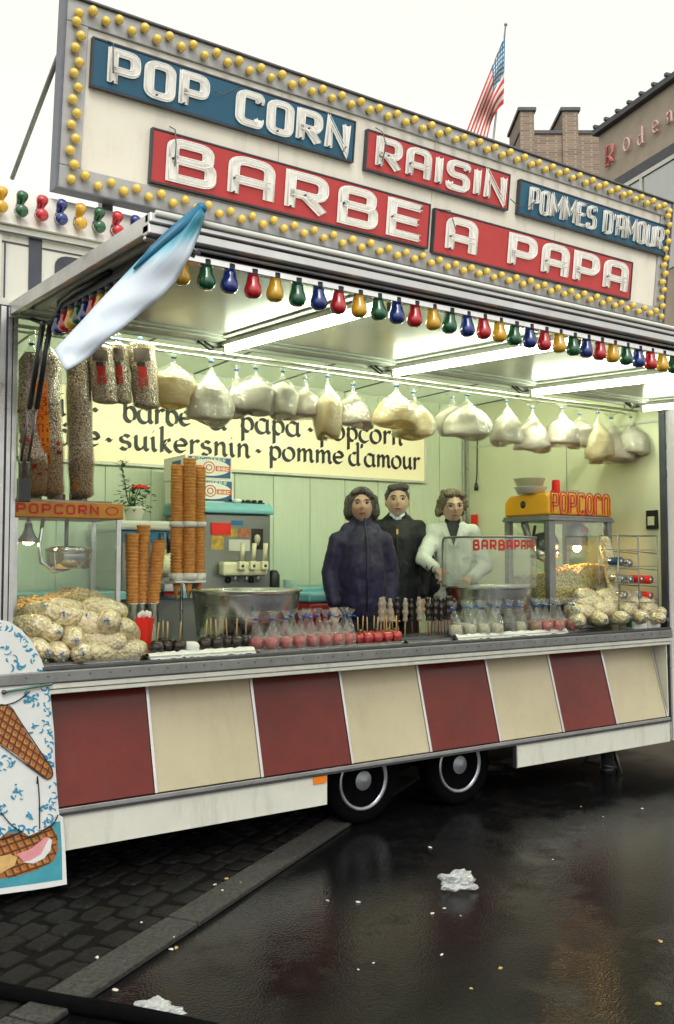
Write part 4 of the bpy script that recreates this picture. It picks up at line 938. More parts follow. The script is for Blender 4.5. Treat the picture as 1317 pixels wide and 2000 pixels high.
# ---------------------------------------------------------------- pennant at the canopy corner
def pennant():
    Y = -1.815
    # one sheet, painted blue at its rolled head and fading to white at its foot
    m = bpy.data.materials.new('blue_to_white_cloth'); m.use_nodes = True; n = m.node_tree.nodes; L = m.node_tree.links; bs_ = n['Principled BSDF']; bs_.inputs['Roughness'].default_value = .4
    tc = n.new('ShaderNodeTexCoord'); nz = n.new('ShaderNodeTexNoise'); nz.inputs['Scale'].default_value = 5; L.new(tc.outputs['UV'], nz.inputs['Vector'])
    se = n.new('ShaderNodeSeparateXYZ'); L.new(tc.outputs['UV'], se.inputs[0]); ma = n.new('ShaderNodeMath'); ma.operation = 'MULTIPLY_ADD'; ma.inputs[1].default_value = .5; L.new(nz.outputs['Fac'], ma.inputs[0]); L.new(se.outputs[0], ma.inputs[2])
    m2 = n.new('ShaderNodeMath'); m2.operation = 'MULTIPLY_ADD'; m2.inputs[1].default_value = .35; L.new(se.outputs[1], m2.inputs[0]); L.new(ma.outputs[0], m2.inputs[2])
    r = n.new('ShaderNodeValToRGB'); e = r.color_ramp.elements; e[0].position = .42; e[0].color = (.01,.17,.30,1); e[1].position = .80; e[1].color = (.60,.68,.76,1); k = e.new(.60); k.color = (.10,.42,.55,1)
    L.new(m2.outputs[0], r.inputs[0]); L.new(r.outputs[0], bs_.inputs['Base Color'])
    top = [(388,398),(360,422),(320,460),(280,498),(240,540),(200,582),(160,626),(128,660),(105,684)]
    bot = [(402,420),(392,452),(372,500),(345,548),(310,585),(270,616),(225,652),(175,697),(130,725)]
    pn = thing('corner_pennant', 'narrow blue and white pennant hanging slantwise from the canopy corner', 'pennant', P(395,405,Y))
    def q(pl, s):
        k = s*(len(pl)-1); i = min(int(k), len(pl)-2); f_ = k-i; return Vector(pl[i]).lerp(Vector(pl[i+1]), f_)
    def pt(s, t):
        a_ = q(top, s).lerp(q(bot, s), t); return P(a_.x, a_.y, Y-.022*math.sin(t*math.pi)*(1-.5*s)-.03*s*t+.02*s+.012*noise.noise(Vector((s*7, t*2.2, 1.3)))+.005*math.sin(s*26+t*5)*t)
    b = MB(); b.grid(lambda s, t: pt(s, t), 32, 8)
    o = b.build('cloth', m, pn); uv = o.data.uv_layers.new(name='UVMap')
    for lp in o.data.loops:
        i = lp.vertex_index; uv.data[lp.index].uv = ((i % 33)/32, (i//33)/8)
    sol = o.modifiers.new('thickness', 'SOLIDIFY'); sol.thickness = .004
    a_ = P(393,407,Y-.005); b_2 = P(300,487,Y-.005)
    MB().tube([a_, a_.lerp(b_2,.5), b_2, P(262,525,Y-.004)], [.018,.018,.014,.004], 12).ell(a_, .020, 12, 8).build('rolled_edge', mat('blue_roll', (.01,.15,.27), .4, var=.2), pn)
    tb = MB(); tb.tube([P(372,430,Y), Vector((P(372,430,Y).x, CYF+.01, cz(CYF)+.03))], .006, 6).build('hook', M['darksteel'], pn)
pennant()
# ---------------------------------------------------------------- on the road: cable, bags, scraps
def road_bits():
    a = G(-260,1880,.035); pts = [G(x, y, .030) for x, y in ((-260,1890),(-120,1912),(0,1935),(120,1958),(240,1978),(350,2000),(520,2040),(760,2120))]
    c = MB().tube(pts, .029, 12).build('rubber_hose', M['black']); tag(c, 'thick black rubber hose lying across kerb and cobbles', 'hose')
    pm = film('litter_plastic', (.93,.95,.97), .06, .2, .8, 30, haze=.30, edge=.35)
    def bag(x, y, w_, h_, lab, seed):
        p = G(x, y); d_ = (p-CAM).length; s = w_*d_/FPX/2; hh = h_*d_/FPX*.8
        def fn(v):
            n_ = noise.noise(v*1.6+Vector((seed,0,0)))*.5+noise.noise(v*4+Vector((seed,3,0)))*.22; n2 = abs(noise.noise(v*7+Vector((0,seed,0))))*.14
            k = 1+n_+n2
            return Vector((v.x*k, v.y*k, max(-.98, v.z*k*(1 if v.z > 0 else .6))))
        b = MB(); b.ell((0,0,0), (s, s*.62, hh/2), 26, 18, fn=fn, sm=False); z0 = min(v[2] for v in b.v)
        o = b.build('plastic_bag', pm); o.location = (p.x, p.y, -z0+.001); o.rotation_euler = (0,0,-YAW); tag(o, lab, 'plastic bag')
    bag(892,1738,66,46,'crumpled clear plastic bag on wet asphalt below the second wheel', 3.1); bag(304,1990,80,40,'crumpled clear plastic bag beside the granite kerb', 8.4)
    random.seed(5); sm_ = []
    for v in range(4):
        b = MB(); b.ell((0,0,0), (.013,.008,.004), 7, 4, fn=lambda q, v=v: q*(1+.5*noise.noise(q*2+Vector((v*3,0,0)))), sm=False); sm_.append(b.mesh('scrap', [mat('litter_scrap', (.55,.52,.45), .7), mat('litter_scrap', (.42,.30,.10), .7), mat('litter_scrap', (.6,.6,.58), .7), mat('litter_scrap', (.5,.48,.44), .7)][v]))
    for x, y in ((190,1885),(335,1855),(345,1852),(225,1935),(420,1740),(435,1752),(442,1728),(470,1736),(340,1845),(276,1815),(920,1932),(978,1892),(1290,1840),(1285,1962),(863,1866),(1178,1596),(1255,1580),(840,1656),(1080,1680),(900,1790),(868,1775),(845,1785),(700,1763),(730,1882),(1135,1576),(640,1760),(700,1895)):
        p = G(x, y); o = bpy.data.objects.new('litter_scrap', random.choice(sm_)); col.objects.link(o)
        kz = .0
        rel = Vector((p.x, p.y, 0))-K0; n_ = rel.dot(KN); kz = .030 if -.172 < n_ <= 0 else (.028 if n_ > 0 else 0)
        o.location = (p.x, p.y, kz+.003); o.rotation_euler = (0,0,random.uniform(0,6)); s = random.uniform(.5,1.2); o.scale = (s,s,s)
        tag(o, 'tiny pale scrap of litter on the wet ground', 'litter', 'scraps of litter on the ground')
    # jack under the far end
    j = thing('support_jack', 'dark steel tripod jack standing under the trailer skirt', 'jack', (5.88,.33,0))
    MB().lathe([(.055,0),(.055,.012),(.045,.015),(.045,.30),(0,.30)], 14, (5.88,.33,0)).build('post', M['darksteel'], j)
    for k in range(3):
        a_ = rad(15+120*k); d_ = Vector((math.cos(a_), math.sin(a_), 0)); MB().tube([Vector((5.88,.33,.30))+d_*.04, Vector((5.88,.33,.012))+d_*.19], .012, 8).build('leg', M['darksteel'], j)
    ring = [Vector((5.88,.33,.05))+Vector((math.cos(rad(15+120*k)), math.sin(rad(15+120*k)),0))*.17 for k in range(3)]
    MB().tube(ring, .007, 6, closed=True).build('brace', M['darksteel'], j)
road_bits()
# ---------------------------------------------------------------- menu board on the back wall
def menu_board():
    Y = 2.335; x0, x1, z0, z1 = 1.85, 5.69, 2.415, 2.985
    m = thing('menu_board', 'long cream board with black brush lettering on the back wall', 'sign', ((x0+x1)/2, 2.369, z0))
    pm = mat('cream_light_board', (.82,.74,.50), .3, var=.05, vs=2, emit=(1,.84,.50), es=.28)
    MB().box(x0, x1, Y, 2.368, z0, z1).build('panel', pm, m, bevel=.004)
    f = MB(); f.box(x0-.012, x1+.012, Y-.012, 2.3685, z0-.022, z0-.001); f.box(x0-.012, x1+.012, Y-.012, 2.3685, z1+.001, z1+.02); f.box(x1+.001, x1+.022, Y-.012, 2.3685, z0, z1); f.box(x0-.022, x0-.001, Y-.012, 2.3685, z0, z1); f.build('frame', M['trimwhite'], m)
    ink = mat('black_ink', (.014,.016,.018), .5)
    def line(txt, xa, xb, za, h):
        write_pen(txt, (Vector((xa, Y, za)), EX, EZ, NY), xb-xa, h, m, ink)
    def X(x, y=870): return P(x, y, Y).x
    line('ijs', X(115), X(163), 2.742, .265); line('-', X(178), X(192), 2.742, .265); line('barbe', X(240), X(372), 2.742, .265); line('a`', X(410), X(440), 2.742, .265); line('papa', X(470), X(585), 2.742, .265); line('-', X(600), X(612), 2.742, .265); line('popcorn', X(625), X(785), 2.742, .265)
    line('glace', X(62), X(193), 2.52, .25); line('-', X(205), X(220), 2.52, .25); line('suikersnin', X(233), X(487), 2.52, .25); line('-', X(498), X(511), 2.52, .25); line('pomme', X(526), X(670), 2.52, .25); line("d'amour", X(682), X(818), 2.52, .25)
menu_board()
# ---------------------------------------------------------------- hanging cotton candy
def floss_proto(seed, tint, kind):
    r = thing('cotton_candy_bag', 'bag', 'cotton candy'); rg = random.Random(seed)
    wob = [rg.uniform(-.5,.5) for _ in range(8)]
    def env(t):       # half width at depth t (0 knot .. 1 bottom)
        if kind == 'wide': k = [.05,.09,.34,.62,.82,.95,1.02,1.05,1.0]
        elif kind == 'round': k = [.05,.10,.52,.84,.98,1.0,.98,.92,.80]
        else: k = [.05,.09,.28,.50,.70,.86,.98,1.06,1.08]
        f = t*8; i = min(int(f), 7); return k[i]+(k[i+1]-k[i])*(f-i)
    def pt(u, v, s=1.0, dz=0.0, puff=0.0):
        a = 2*math.pi*u; w = env(min(1, v/.93))*.14*s*(1 if v < .93 else math.sqrt(max(0, 1-((v-.93)/.07)**2))); pl = 1+.05*math.sin(7*a+seed)*(1-v)+.045*math.sin(3*a+wob[0]*9+v*3)
        n_ = noise.noise(Vector((math.cos(a)*1.3, math.sin(a)*1.3, v*2.2+seed*3)))*.16
        z = -.385*(v if v < .93 else .93+.35*(v-.93))/.955+(.014*math.cos(2*a+wob[1]*6)+.010*math.cos(3*a+wob[2]*6))*v*v
        return (w*math.cos(a)*(pl+n_), w*math.sin(a)*.72*(pl+n_), z+dz)
    b = MB(); b.grid(lambda u, v: pt(u, v), 32, 20, closed=True); b.tube([(0,0,.0),(0,0,.018)], [.010,.012], 8); b.grid(lambda u, v: ((.012+.034*v)*math.cos(2*math.pi*u)*(1+.25*math.sin(10*math.pi*u)), (.012+.030*v)*math.sin(2*math.pi*u), .016+.036*v), 20, 3, closed=True)
    b.build('bag', M['bagmilky'], r, local=True)
    def fp(u, v):
        v2 = .20+.79*v; k = 1 if v > .3 else (max(0, v)/.3)**.5
        x, y, z = pt(u, v2, .93); n_ = 1+.09*noise.noise(Vector((x*14+seed, y*14, z*14)))
        return (x*k*n_, y*k*n_, z)
    b = MB(); b.grid(fp, 32, 20, closed=True); b.build('floss', tint, r, local=True)
    MB().tube([(.011*math.cos(a), .011*math.sin(a), .004) for a in [i*math.pi/5 for i in range(10)]], .005, 6, closed=True).build('tie', M['tie'], r, local=True)
    # hook cord up to the rail
    MB().tube([(0,0,.01),(.004,0,.06)], .002, 5).build('cord', M['bag'], r, local=True)
    return r
fl = {'w': [floss_proto(1, M['floss'], 'wide'), floss_proto(2, M['flosspink'], 'cone'), floss_proto(5, M['floss'], 'round')], 'y': [floss_proto(3, M['flossyellow'], 'round'), floss_proto(4, M['flossyellow'], 'wide')]}
used = set(); RZ = 2.865
hang = [(340,660,792,84,'y',0,.30,0),(413,680,822,84,'w',0,.28,.4),(462,690,806,76,'w',1,.40,1.2),(500,690,806,80,'w',2,.30,2.6),(553,690,812,72,'w',2,.29,.9),(597,700,815,80,'w',1,.40,2.0),
        (640,715,852,64,'y',0,.27,1.1),(690,715,830,74,'w',1,.40,.2),(775,738,832,84,'y',1,.27,.3),(808,738,852,84,'y',1,.40,1.4),(884,752,848,64,'w',2,.40,2.2),(912,752,852,84,'w',0,.28,0),
        (990,770,865,68,'w',0,.28,1.0),(1040,773,878,72,'w',1,.40,.3),(1098,780,868,68,'w',1,.28,1.9),(1132,782,872,64,'w',2,.40,.8),(1168,798,895,60,'y',1,.28,.5),(1194,803,900,70,'w',1,.40,2.4),(1232,800,888,56,'w',0,.28,1.7)]
hang_labels = ['upright yellowish cotton candy bag next to the small printed popcorn bags', 'plump white cotton candy bag beside the upright yellowish one', 'pinkish wedge of cotton candy squeezed behind the plump bag near the printed popcorn', 'rounded white cotton candy bag above the two biscuit cartons', 'small rounded white cotton candy bag above the grey ice machine', 'pinkish wedge-shaped cotton candy bag before the word papa', 'long drooping yellowish cotton candy bag hanging lowest before the menu board', 'pinkish wedge of cotton candy behind the long drooping yellowish bag', 'slumped yellowish cotton candy bag over the word popcorn, overlapping its twin', 'slumped yellowish cotton candy bag behind its twin at the end of the menu board', 'rounded white cotton candy bag half hidden behind the broad white one', 'broad plump white cotton candy bag beyond the end of the menu board', 'plump white cotton candy bag above the shielded floss pan', 'pinkish wedge of cotton candy behind the plump bag above the shielded pan', 'pinkish wedge of cotton candy hanging above the yellow hood bowls', 'rounded white cotton candy bag above the yellow hood lettering', 'slumped yellowish cotton candy bag nearest the end wall', 'pinkish wedge of cotton candy between the yellowish bag and the last white one', 'last plump white cotton candy bag on the rail by the end wall']
for (x, yt, yb, wp, tint, var, Y, rz) in hang:
    pr = fl[tint][var]; o = pr if (tint, var) not in used else copy_tree(pr); used.add((tint, var))
    t = P(x, yt, Y); z = (t-CAM).dot(_F); bz = P(x, yb, Y).z; h = (RZ-.05)-bz
    o.location = (t.x, Y, RZ-.052); s = h/.39; o.scale = (1.26*wp*z/FPX/.285, 1.2*wp*z/FPX/.26, s*1.03); o.rotation_euler = (0, random.uniform(-.06,.06), rz)
    lab = hang_labels.pop(0)
    tag(o, lab, 'cotton candy', 'cotton candy bags on the rail')
# ---------------------------------------------------------------- tall popcorn sleeves at the left post
def sleeve(name, label, pts, r, m_, extra=None, tie=True, group=None):
    """upright tube of bagged popcorn through world points (top to bottom)"""
    o = thing(name, label, 'popcorn bag', pts[-1], group); n = len(pts); P_ = [Vector(p) for p in pts]
    def curve(v):
        k = v*(n-1); i = min(int(k), n-2); return P_[i].lerp(P_[i+1], k-i)
    prof = lambda v: r*min(1, .12+v*9)*(1-.12*math.sin(v*9)**2*.4)*(1 if v < .95 else 1-.5*(v-.95)/.05)
    def pt(u, v, s=1):
        a = 2*math.pi*u; c = curve(v); w = prof(v)*s*(1+.07*noise.noise(Vector((math.cos(a)*1.5, math.sin(a)*1.5, v*9+r*40))))
        return c+Vector((math.cos(a)*w, math.sin(a)*w*.8, .0))
    MB().grid(lambda u, v: pt(u, .05+v*.95, .94 if v < .999 else .01), 24, 40, closed=True).build('popcorn', m_, o)
    MB().grid(lambda u, v: pt(u, v, 1.03 if v < .999 else .02), 24, 40, closed=True).build('bag', M['bag'], o)
    t = curve(0); MB().tube([t+Vector((0,0,-.01)), t+Vector((.004,0,.07))], [.012,.02], 8).build('bag_neck', M['bag'], o)
    if tie: MB().tube([t+Vector((.012*math.cos(a), .012*math.sin(a), .0)) for a in [i*math.pi/4 for i in range(8)]], .005, 6, closed=True).build('tie', M['tie'], o)
    if extra: extra(o, pt, curve)
    return o
def patch(o, pt, u0, u1, v0, v1, m_, name='label', s=1.06, nu=6, nv=10): return MB().grid(lambda a, b: pt(u0+(u1-u0)*a, v0+(v1-v0)*b, s), nu, nv).build(name, m_, o)
FU = .66   # angle on the sleeve that faces the viewer (fraction of a turn)
def ex_meter(o, pt, curve):
    lb = patch(o, pt, .60, .73, .24, .78, M['orangelabel'])
    txt = 'EEN METER POPCORN!!'; W, lay = word_layout(txt, .30)
    mb = MB()
    for ch, x, w_, g in lay:
        for k, (pl, c) in enumerate(g):
            pl = clean(pl)
            for i in range(len(pl)-1+(1 if c else 0)):
                p, q = pl[i], pl[(i+1) % len(pl)]
                d_ = Vector((q.x-p.x, q.y-p.y)); L_ = d_.length
                if L_ < 1e-5: continue
                n_ = Vector((-d_.y, d_.x))/L_*.09; e = d_/L_*.05; vs_ = []
                for c2 in (p+n_-e, q+n_+e, q-n_+e, p-n_-e):
                    vv = .76-(c2.x+x)/W*.50; uu = .728-.105*(1-c2.y)-.01 if False else .62+.09*(1-c2.y)
                    vs_.append(pt(uu, vv, 1.075+.002*(i % 3)))
                mb.add(vs_, [(0,1,2,3)], 0)
    mb.build('label_text', M['redletter'], o)
    for k in range(16):
        u_ = random.uniform(.30,.95); v_ = random.uniform(.38,.72)
        if .57 < u_ < .75: continue
        patch(o, pt, u_, u_+.05, v_, v_+.02, M['redprint'], 'red_print', 1.055, 2, 2)
yb = 1.985
sleeve('popcorn_sleeve', 'tall popcorn sleeve behind the gas struts with red prints', [P(62,672,.17), P(62,790,.17), P(66,900,.2), Vector((P(70,975,.5).x,.5,1.99))], .072, M['popbagbrown'], lambda o, pt, c: [patch(o, pt, u_, u_+.05, v_, v_+.02, M['redprint'], 'red_print', 1.055, 2, 2) for u_, v_ in [(random.uniform(.45,.85), random.uniform(.35,.8)) for _ in range(14)]])
sleeve('popcorn_sleeve', 'tall popcorn sleeve with a lettered orange strip down its length', [P(92,672,.12), P(90,780,.12), P(95,880,.2), Vector((P(100,972,.5).x,.5,1.99))], .078, M['popbagbrown'], ex_meter)
sleeve('popcorn_sleeve', 'tall popcorn sleeve hanging beside the lettered one', [P(152,660,.30), P(155,780,.30), P(158,900,.36), Vector((P(160,975,.52).x,.52,1.99))], .072, M['popbagbrown'], lambda o, pt, c: patch(o, pt, .60, .66, .86, .92, M['orangelabel'], 'orange_mark'))
for x, yt, yb_, w_, lab in ((203,668,790,50,'small printed popcorn bag hung next to the tall sleeves'), (237,664,790,36,'narrow printed popcorn bag hung between two others'), (283,662,800,52,'small printed popcorn bag hung next to the upright yellowish cotton candy')):
    a = P(x-8, yt, .26); b_ = P(x+4, yb_, .26); z = (a-CAM).dot(_F)
    def ex(o, pt, c):
        patch(o, pt, .60, .78, .16, .34, M['darkprint'], 'dark_label'); patch(o, pt, .645, .735, .42, .58, M['redprint'], 'red_print', 1.055, 5, 5); patch(o, pt, .635, .675, .59, .72, M['redprint'], 'red_print', 1.055, 3, 4); patch(o, pt, .70, .74, .59, .70, M['redprint'], 'red_print', 1.055, 3, 4); patch(o, pt, .64, .72, .36, .43, M['darkprint'], 'dark_print', 1.055)
    sleeve('printed_popcorn_bag', lab, [a, a.lerp(b_, .5), b_], w_*z/FPX*.55, M['popbagbrown'], ex)
# ---------------------------------------------------------------- popcorn machine, left
def kernels(mb, pts, r, mi=0):
    rg = random.Random(3)
    for p in pts:
        rr = r*rg.uniform(.7,1.3); q = Matrix.Rotation(rg.uniform(0,6), 3, 'Z') @ Matrix.Rotation(rg.uniform(0,6), 3, 'X')
        mb.ell(p, rr, 6, 4, mi, rot=q, fn=lambda v: v*(1+.35*noise.noise(v*1.8+Vector(p)*40)))
def pile(o, x0, x1, y0, y1, z0, top, seed, m_, nk=260):
    """heap of popped corn against a box; a height field with loose pieces on top"""
    def h(u, v): return z0+max(.02, top(u, v)+.022*noise.noise(Vector((u*7, v*6, seed))))
    MB().grid(lambda u, v: (x0+(x1-x0)*u, y0+(y1-y0)*v, h(u, v)+.006*noise.noise(Vector((u*60, v*50, seed)))), 48, 30).build('popcorn_heap', m_, o)
    MB().grid(lambda u, v: (x0+(x1-x0)*u, y0, z0+(h(u, 0)-z0)*v), 40, 8).build('popcorn_front', m_, o)
    MB().grid(lambda u, v: (x0, y0+(y1-y0)*u, z0+(h(0, u)-z0)*v), 24, 8).build('popcorn_side', m_, o)
    k = MB(); rg = random.Random(seed)
    kernels(k, [(x0+(x1-x0)*u, y0+(y1-y0)*v, h(u, v)+.004) for u, v in [(rg.uniform(.02,.98), rg.uniform(0,.9)) for _ in range(nk)]], .0105)
    tag(k.build('loose_popcorn', m_, o), kind='stuff')
def machine_left():
    x0, x1, y0, y1 = 1.308, 1.905, .42, .86
    m = thing('popcorn_machine', 'small glass popcorn machine with orange lettered top beside the left post', 'popcorn machine', ((x0+x1)/2, (y0+y1)/2, CT))
    MB().box(x0, x1, y0, y1, CT+.001, CT+.16).build('base', M['steel'], m, bevel=.006)
    MB().box(x0+.02, x1-.02, y0+.02, y1-.02, CT+.161, CT+.17).build('floor', M['steel'], m)
    for x, y in ((x0, y0), (x1-.026, y0), (x0, y1-.026), (x1-.026, y1-.026)):
        MB().box(x, x+.026, y, y+.026, CT+.161, 1.879).build('post', M['alu'], m, bevel=.003)
    MB().box(x0-.006, x0-.001, y0-.004, y0+.02, CT+.161, 1.879).build('yellow_strip', M['yellowhood'], m)
    for (a0, a1, b0, b1) in ((x0+.027, x1-.027, y0+.008, y0+.013), (x0+.008, x0+.013, y0+.027, y1-.027), (x1-.013, x1-.008, y0+.027, y1-.027)):
        MB().box(a0, a1, b0, b1, CT+.171, 1.878).build('pane', M['glass'], m)
    MB().box(x0+.027, x1-.027, y1-.02, y1-.015, CT+.171, 1.878).build('back_panel', M['glass'], m)
    MB().box(x0-.008, x1+.008, y0-.012, y1+.008, 1.88, 1.968).build('hood', M['orangehood'], m, bevel=.006)
    MB().box(x0+.02, x1-.05, y0+.02, y1-.02, 1.969, 1.98).build('top_tray', M['aludull'], m)
    fr = (Vector((x0+.01, y0-.012, 1.898)), EX, EZ, NY)
    write_caps('POPCORN', fr, .45, .056, .011, m, M['redletter'], z=.003, gap=.45, thick=.002)
    MB().tube([(x1-.06+.035*math.cos(t), y0-.0135, 1.925+.022*math.sin(t)) for t in [i*math.pi/10 for i in range(20)]], .003, 6, closed=True).build('painted_bowl', M['redletter'], m)
    # kettle on its arm, heat lamp
    kc = Vector((P(125,1075,.62).x+.02, .60, 1.70)); k = MB()
    k.lathe([(.105,-.10),(.118,-.095),(.128,-.02),(.128,.0),(.134,.003),(.134,.010),(.120,.012),(.118,-.085),(0,-.088)], 36, kc); k.build('kettle', M['chrome'], m)
    MB().lathe([(.136,.012),(.10,.026),(.03,.034),(0,.035)], 30, kc).build('kettle_lid', M['chrome'], m)
    MB().tube([kc+Vector((0,-.03,-.095)), kc+Vector((-.10,-.06,-.115)), kc+Vector((-.175,-.07,-.06)), kc+Vector((-.185,-.07,.03)), kc+Vector((-.17,-.06,.12)), kc+Vector((-.16,-.05,.178))], .011, 10).build('arm', M['chrome'], m)
    MB().tube([kc+Vector((0,.04,.03)), kc+Vector((0,.04,.178))], .012, 8).build('stem', M['aludull'], m)
    lc = Vector((P(52,1050,.50).x+.01, .50, 1.772)); l = MB(); l.lathe([(.018,.08),(.022,.05),(.032,.02),(.062,-.022),(.064,-.028),(.058,-.026)], 24, lc); sh = l.build('lamp_shade', M['aludull'], m)
    MB().ell(lc+Vector((0,0,-.01)), (.036,.036,.03), 14, 10).build('lamp_bulb', mat('warm_lamp', (1,.9,.7), .4, emit=(1,.62,.25), es=140), m)
    MB().tube([lc+Vector((0,0,.075)), lc+Vector((0,0,.108))], .012, 8).build('lamp_stem', M['aludull'], m)
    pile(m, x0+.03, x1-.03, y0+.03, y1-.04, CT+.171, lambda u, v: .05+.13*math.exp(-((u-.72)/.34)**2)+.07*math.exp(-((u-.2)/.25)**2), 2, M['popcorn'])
    # tray of waffles and bags on top
    for i, (x, d_) in enumerate(((1.46,.0),(1.60,.02),(1.72,.0))):
        o = thing('brittle_block', 'dark caramel block in clear wrap on top of the small popcorn machine', 'sweets', (x, .62+d_, 1.98), 'caramel blocks on the popcorn machine')
        MB().box(-.045,.045,-.03,.03,.001,.035+.01*i).build('block', mat('caramel', (.16,.045,.02), .4, var=.3, vs=30), o, bevel=.006, local=True)
        MB().grid(lambda u, v: ((.052-.045*v**1.5)*math.cos(2*math.pi*u)*(1+.1*math.sin(8*math.pi*u)), (.042-.036*v**1.5)*math.sin(2*math.pi*u), .001+(.13+.03*i)*v), 20, 10, closed=True).build('wrap', M['bag'], o, local=True)
machine_left()
# ---------------------------------------------------------------- bags of popcorn lying in heaps
def sack_proto(seed, m_):
    o = thing('popcorn_bag', 'x', 'popcorn bag')
    def pt(u, v, s=1.0):
        a = 2*math.pi*u; t = v*2-1; w = .062*(max(0, 1-abs(t)**3.2))**.5*s*(1+.10*noise.noise(Vector((math.cos(a)*1.4, math.sin(a)*1.4, t*2.5+seed*7)))+.03*noise.noise(Vector((math.cos(a)*6, math.sin(a)*6, t*12+seed))))
        return (t*.135, w*math.cos(a), w*math.sin(a)*.94)
    MB().grid(lambda u, v: pt(u, v), 28, 28, closed=True).build('popcorn', m_, o, local=True)
    MB().grid(lambda u, v: pt(u, v, 1.035), 28, 28, closed=True).build('bag', M['bag'], o, local=True)
    MB().tube([(-.128,.0,.0),(-.150,.004,.006),(-.165,.01,.014)], [.012,.009,.024], 8).build('bag_end', M['bag'], o, local=True)
    MB().bar((-.150,-.012,.0), (-.150,.014,.012), .008, .004).bar((-.150,.0,-.008), (-.156,.004,.016), .006, .004).build('tie', M['tie'], o, local=True)
    return o
sk = [sack_proto(1, M['popbag']), sack_proto(2, M['popbag']), sack_proto(3, M['popbag'])]; sku = [0]
def sack(x, y, Y, ang, tilt, lab, grp, s=1.0):
    i = sku[0]; sku[0] += 1; o = sk[i] if i < 3 else copy_tree(sk[i % 3])
    p = P(x, y, Y); o.location = p; o.rotation_euler = (random.uniform(0,6), tilt, ang); o.scale = (s,s,s); tag(o, lab, 'popcorn bag', grp)
lp = 'tied bag of popcorn in the heap before the small popcorn machine'; gp = 'popcorn bags heaped by the small machine'
# ends point at the viewer (about -Y), tied ends show
for x, y, Y, a, t, s in ((60,1268,.14,1.9,0,1),(110,1272,.12,1.5,0,.95),(155,1273,.11,1.4,0,1),(205,1272,.12,.3,0,1),(250,1270,.13,.2,0,.9),(55,1225,.22,2.2,.1,1.05),(92,1236,.18,1.7,.1,.95),(138,1246,.14,1.5,0,1),(198,1250,.14,-.5,.1,1),(250,1235,.18,.9,.4,1),
                         (112,1206,.22,2.6,.1,1),(84,1196,.26,2.1,0,.95),(170,1218,.19,-.6,.25,1.15),(212,1217,.17,1.2,.15,1.15),(130,1192,.26,.4,.2,1),(205,1190,.24,-.2,.2,.95)):
    sack(x, y, Y, a, t, lp, gp, s)
lp = 'tied bag of popcorn in the heap before the yellow-hooded machine'; gp = 'popcorn bags heaped by the yellow machine'
for x, y, Y, a, t, s in ((1128,1212,.05,.9,0,.9),(1165,1208,.05,1.3,0,.9),(1205,1206,.05,1.4,0,.9),(1245,1204,.04,1.2,0,.95),(1275,1206,.03,1.6,0,.85),(1140,1196,.10,.2,0,.95),(1182,1190,.10,.1,0,1),(1228,1190,.09,.4,0,1),(1268,1190,.07,.3,0,.95),(1150,1177,.16,-.2,0,.95),(1200,1176,.15,.1,0,1.05),(1240,1176,.12,.5,0,.95),(1145,1165,.20,.2,.1,1.0),(1188,1164,.18,0,0,1.0),(1262,1178,.10,.2,0,.9),(1222,1166,.16,.3,0,.9),(1118,1190,.14,1.0,0,.85),(1288,1196,.06,.9,0,.8)):
    sack(x, y, Y, a, t, lp, gp, s)
# ---------------------------------------------------------------- trays along the counter front
def tray(x0, x1, Y0, Y1, lab, paper=False, h=.018, z=CT):
    a, b2 = P(x0, 1285, Y0).x, P(x1, 1280, Y0).x
    o = thing('tray', lab, 'tray', ((a+b2)/2, (Y0+Y1)/2, z)); b = MB()
    b.box(a, b2, Y0, Y1, z+.001, z+.005); b.prism([(a,Y0,z+.0055),(b2,Y0,z+.0055),(b2+.012,Y0-.014,z+h),(a-.012,Y0-.014,z+h)], (0,.003,.001)); b.prism([(a,Y1,z+.0055),(b2,Y1,z+.0055),(b2+.012,Y1+.012,z+h),(a-.012,Y1+.012,z+h)], (0,.003,.001))
    b.prism([(a,Y0,z+.0055),(a,Y1,z+.0055),(a-.012,Y1,z+h),(a-.012,Y0,z+h)], (.003,0,.001)); b.prism([(b2,Y0,z+.0055),(b2,Y1,z+.0055),(b2+.012,Y1,z+h),(b2+.012,Y0,z+h)], (.003,0,.001))
    b.build('pan', M['steel'], o)
    if paper:
        MB().grid(lambda u, v: (a+(b2-a)*u, Y0-.018+(Y1-Y0+.018)*v, z+(.004 if v == 0 else (.036 if v < .1 else (.032 if v < .2 else .014)))+.010*noise.noise(Vector((u*26, v*8, a*5)))), 80, 12).build('paper', M['paper'], o)
    return a, b2
tray(40, 272, .05, .36, 'steel tray under the popcorn bags by the left post')
tray(292, 498, .05, .40, 'steel tray lined with white paper under chocolate apples', True)
tray(508, 690, .05, .40, 'steel tray under the bagged red candy apples')
tray(694, 786, .06, .36, 'yellowish board under the unwrapped red candy apples')
tray(798, 884, .06, .36, 'steel tray beneath the chocolate skewers')
tray(892, 1108, .04, .36, 'steel tray lined with white paper under pale bagged apples', True)
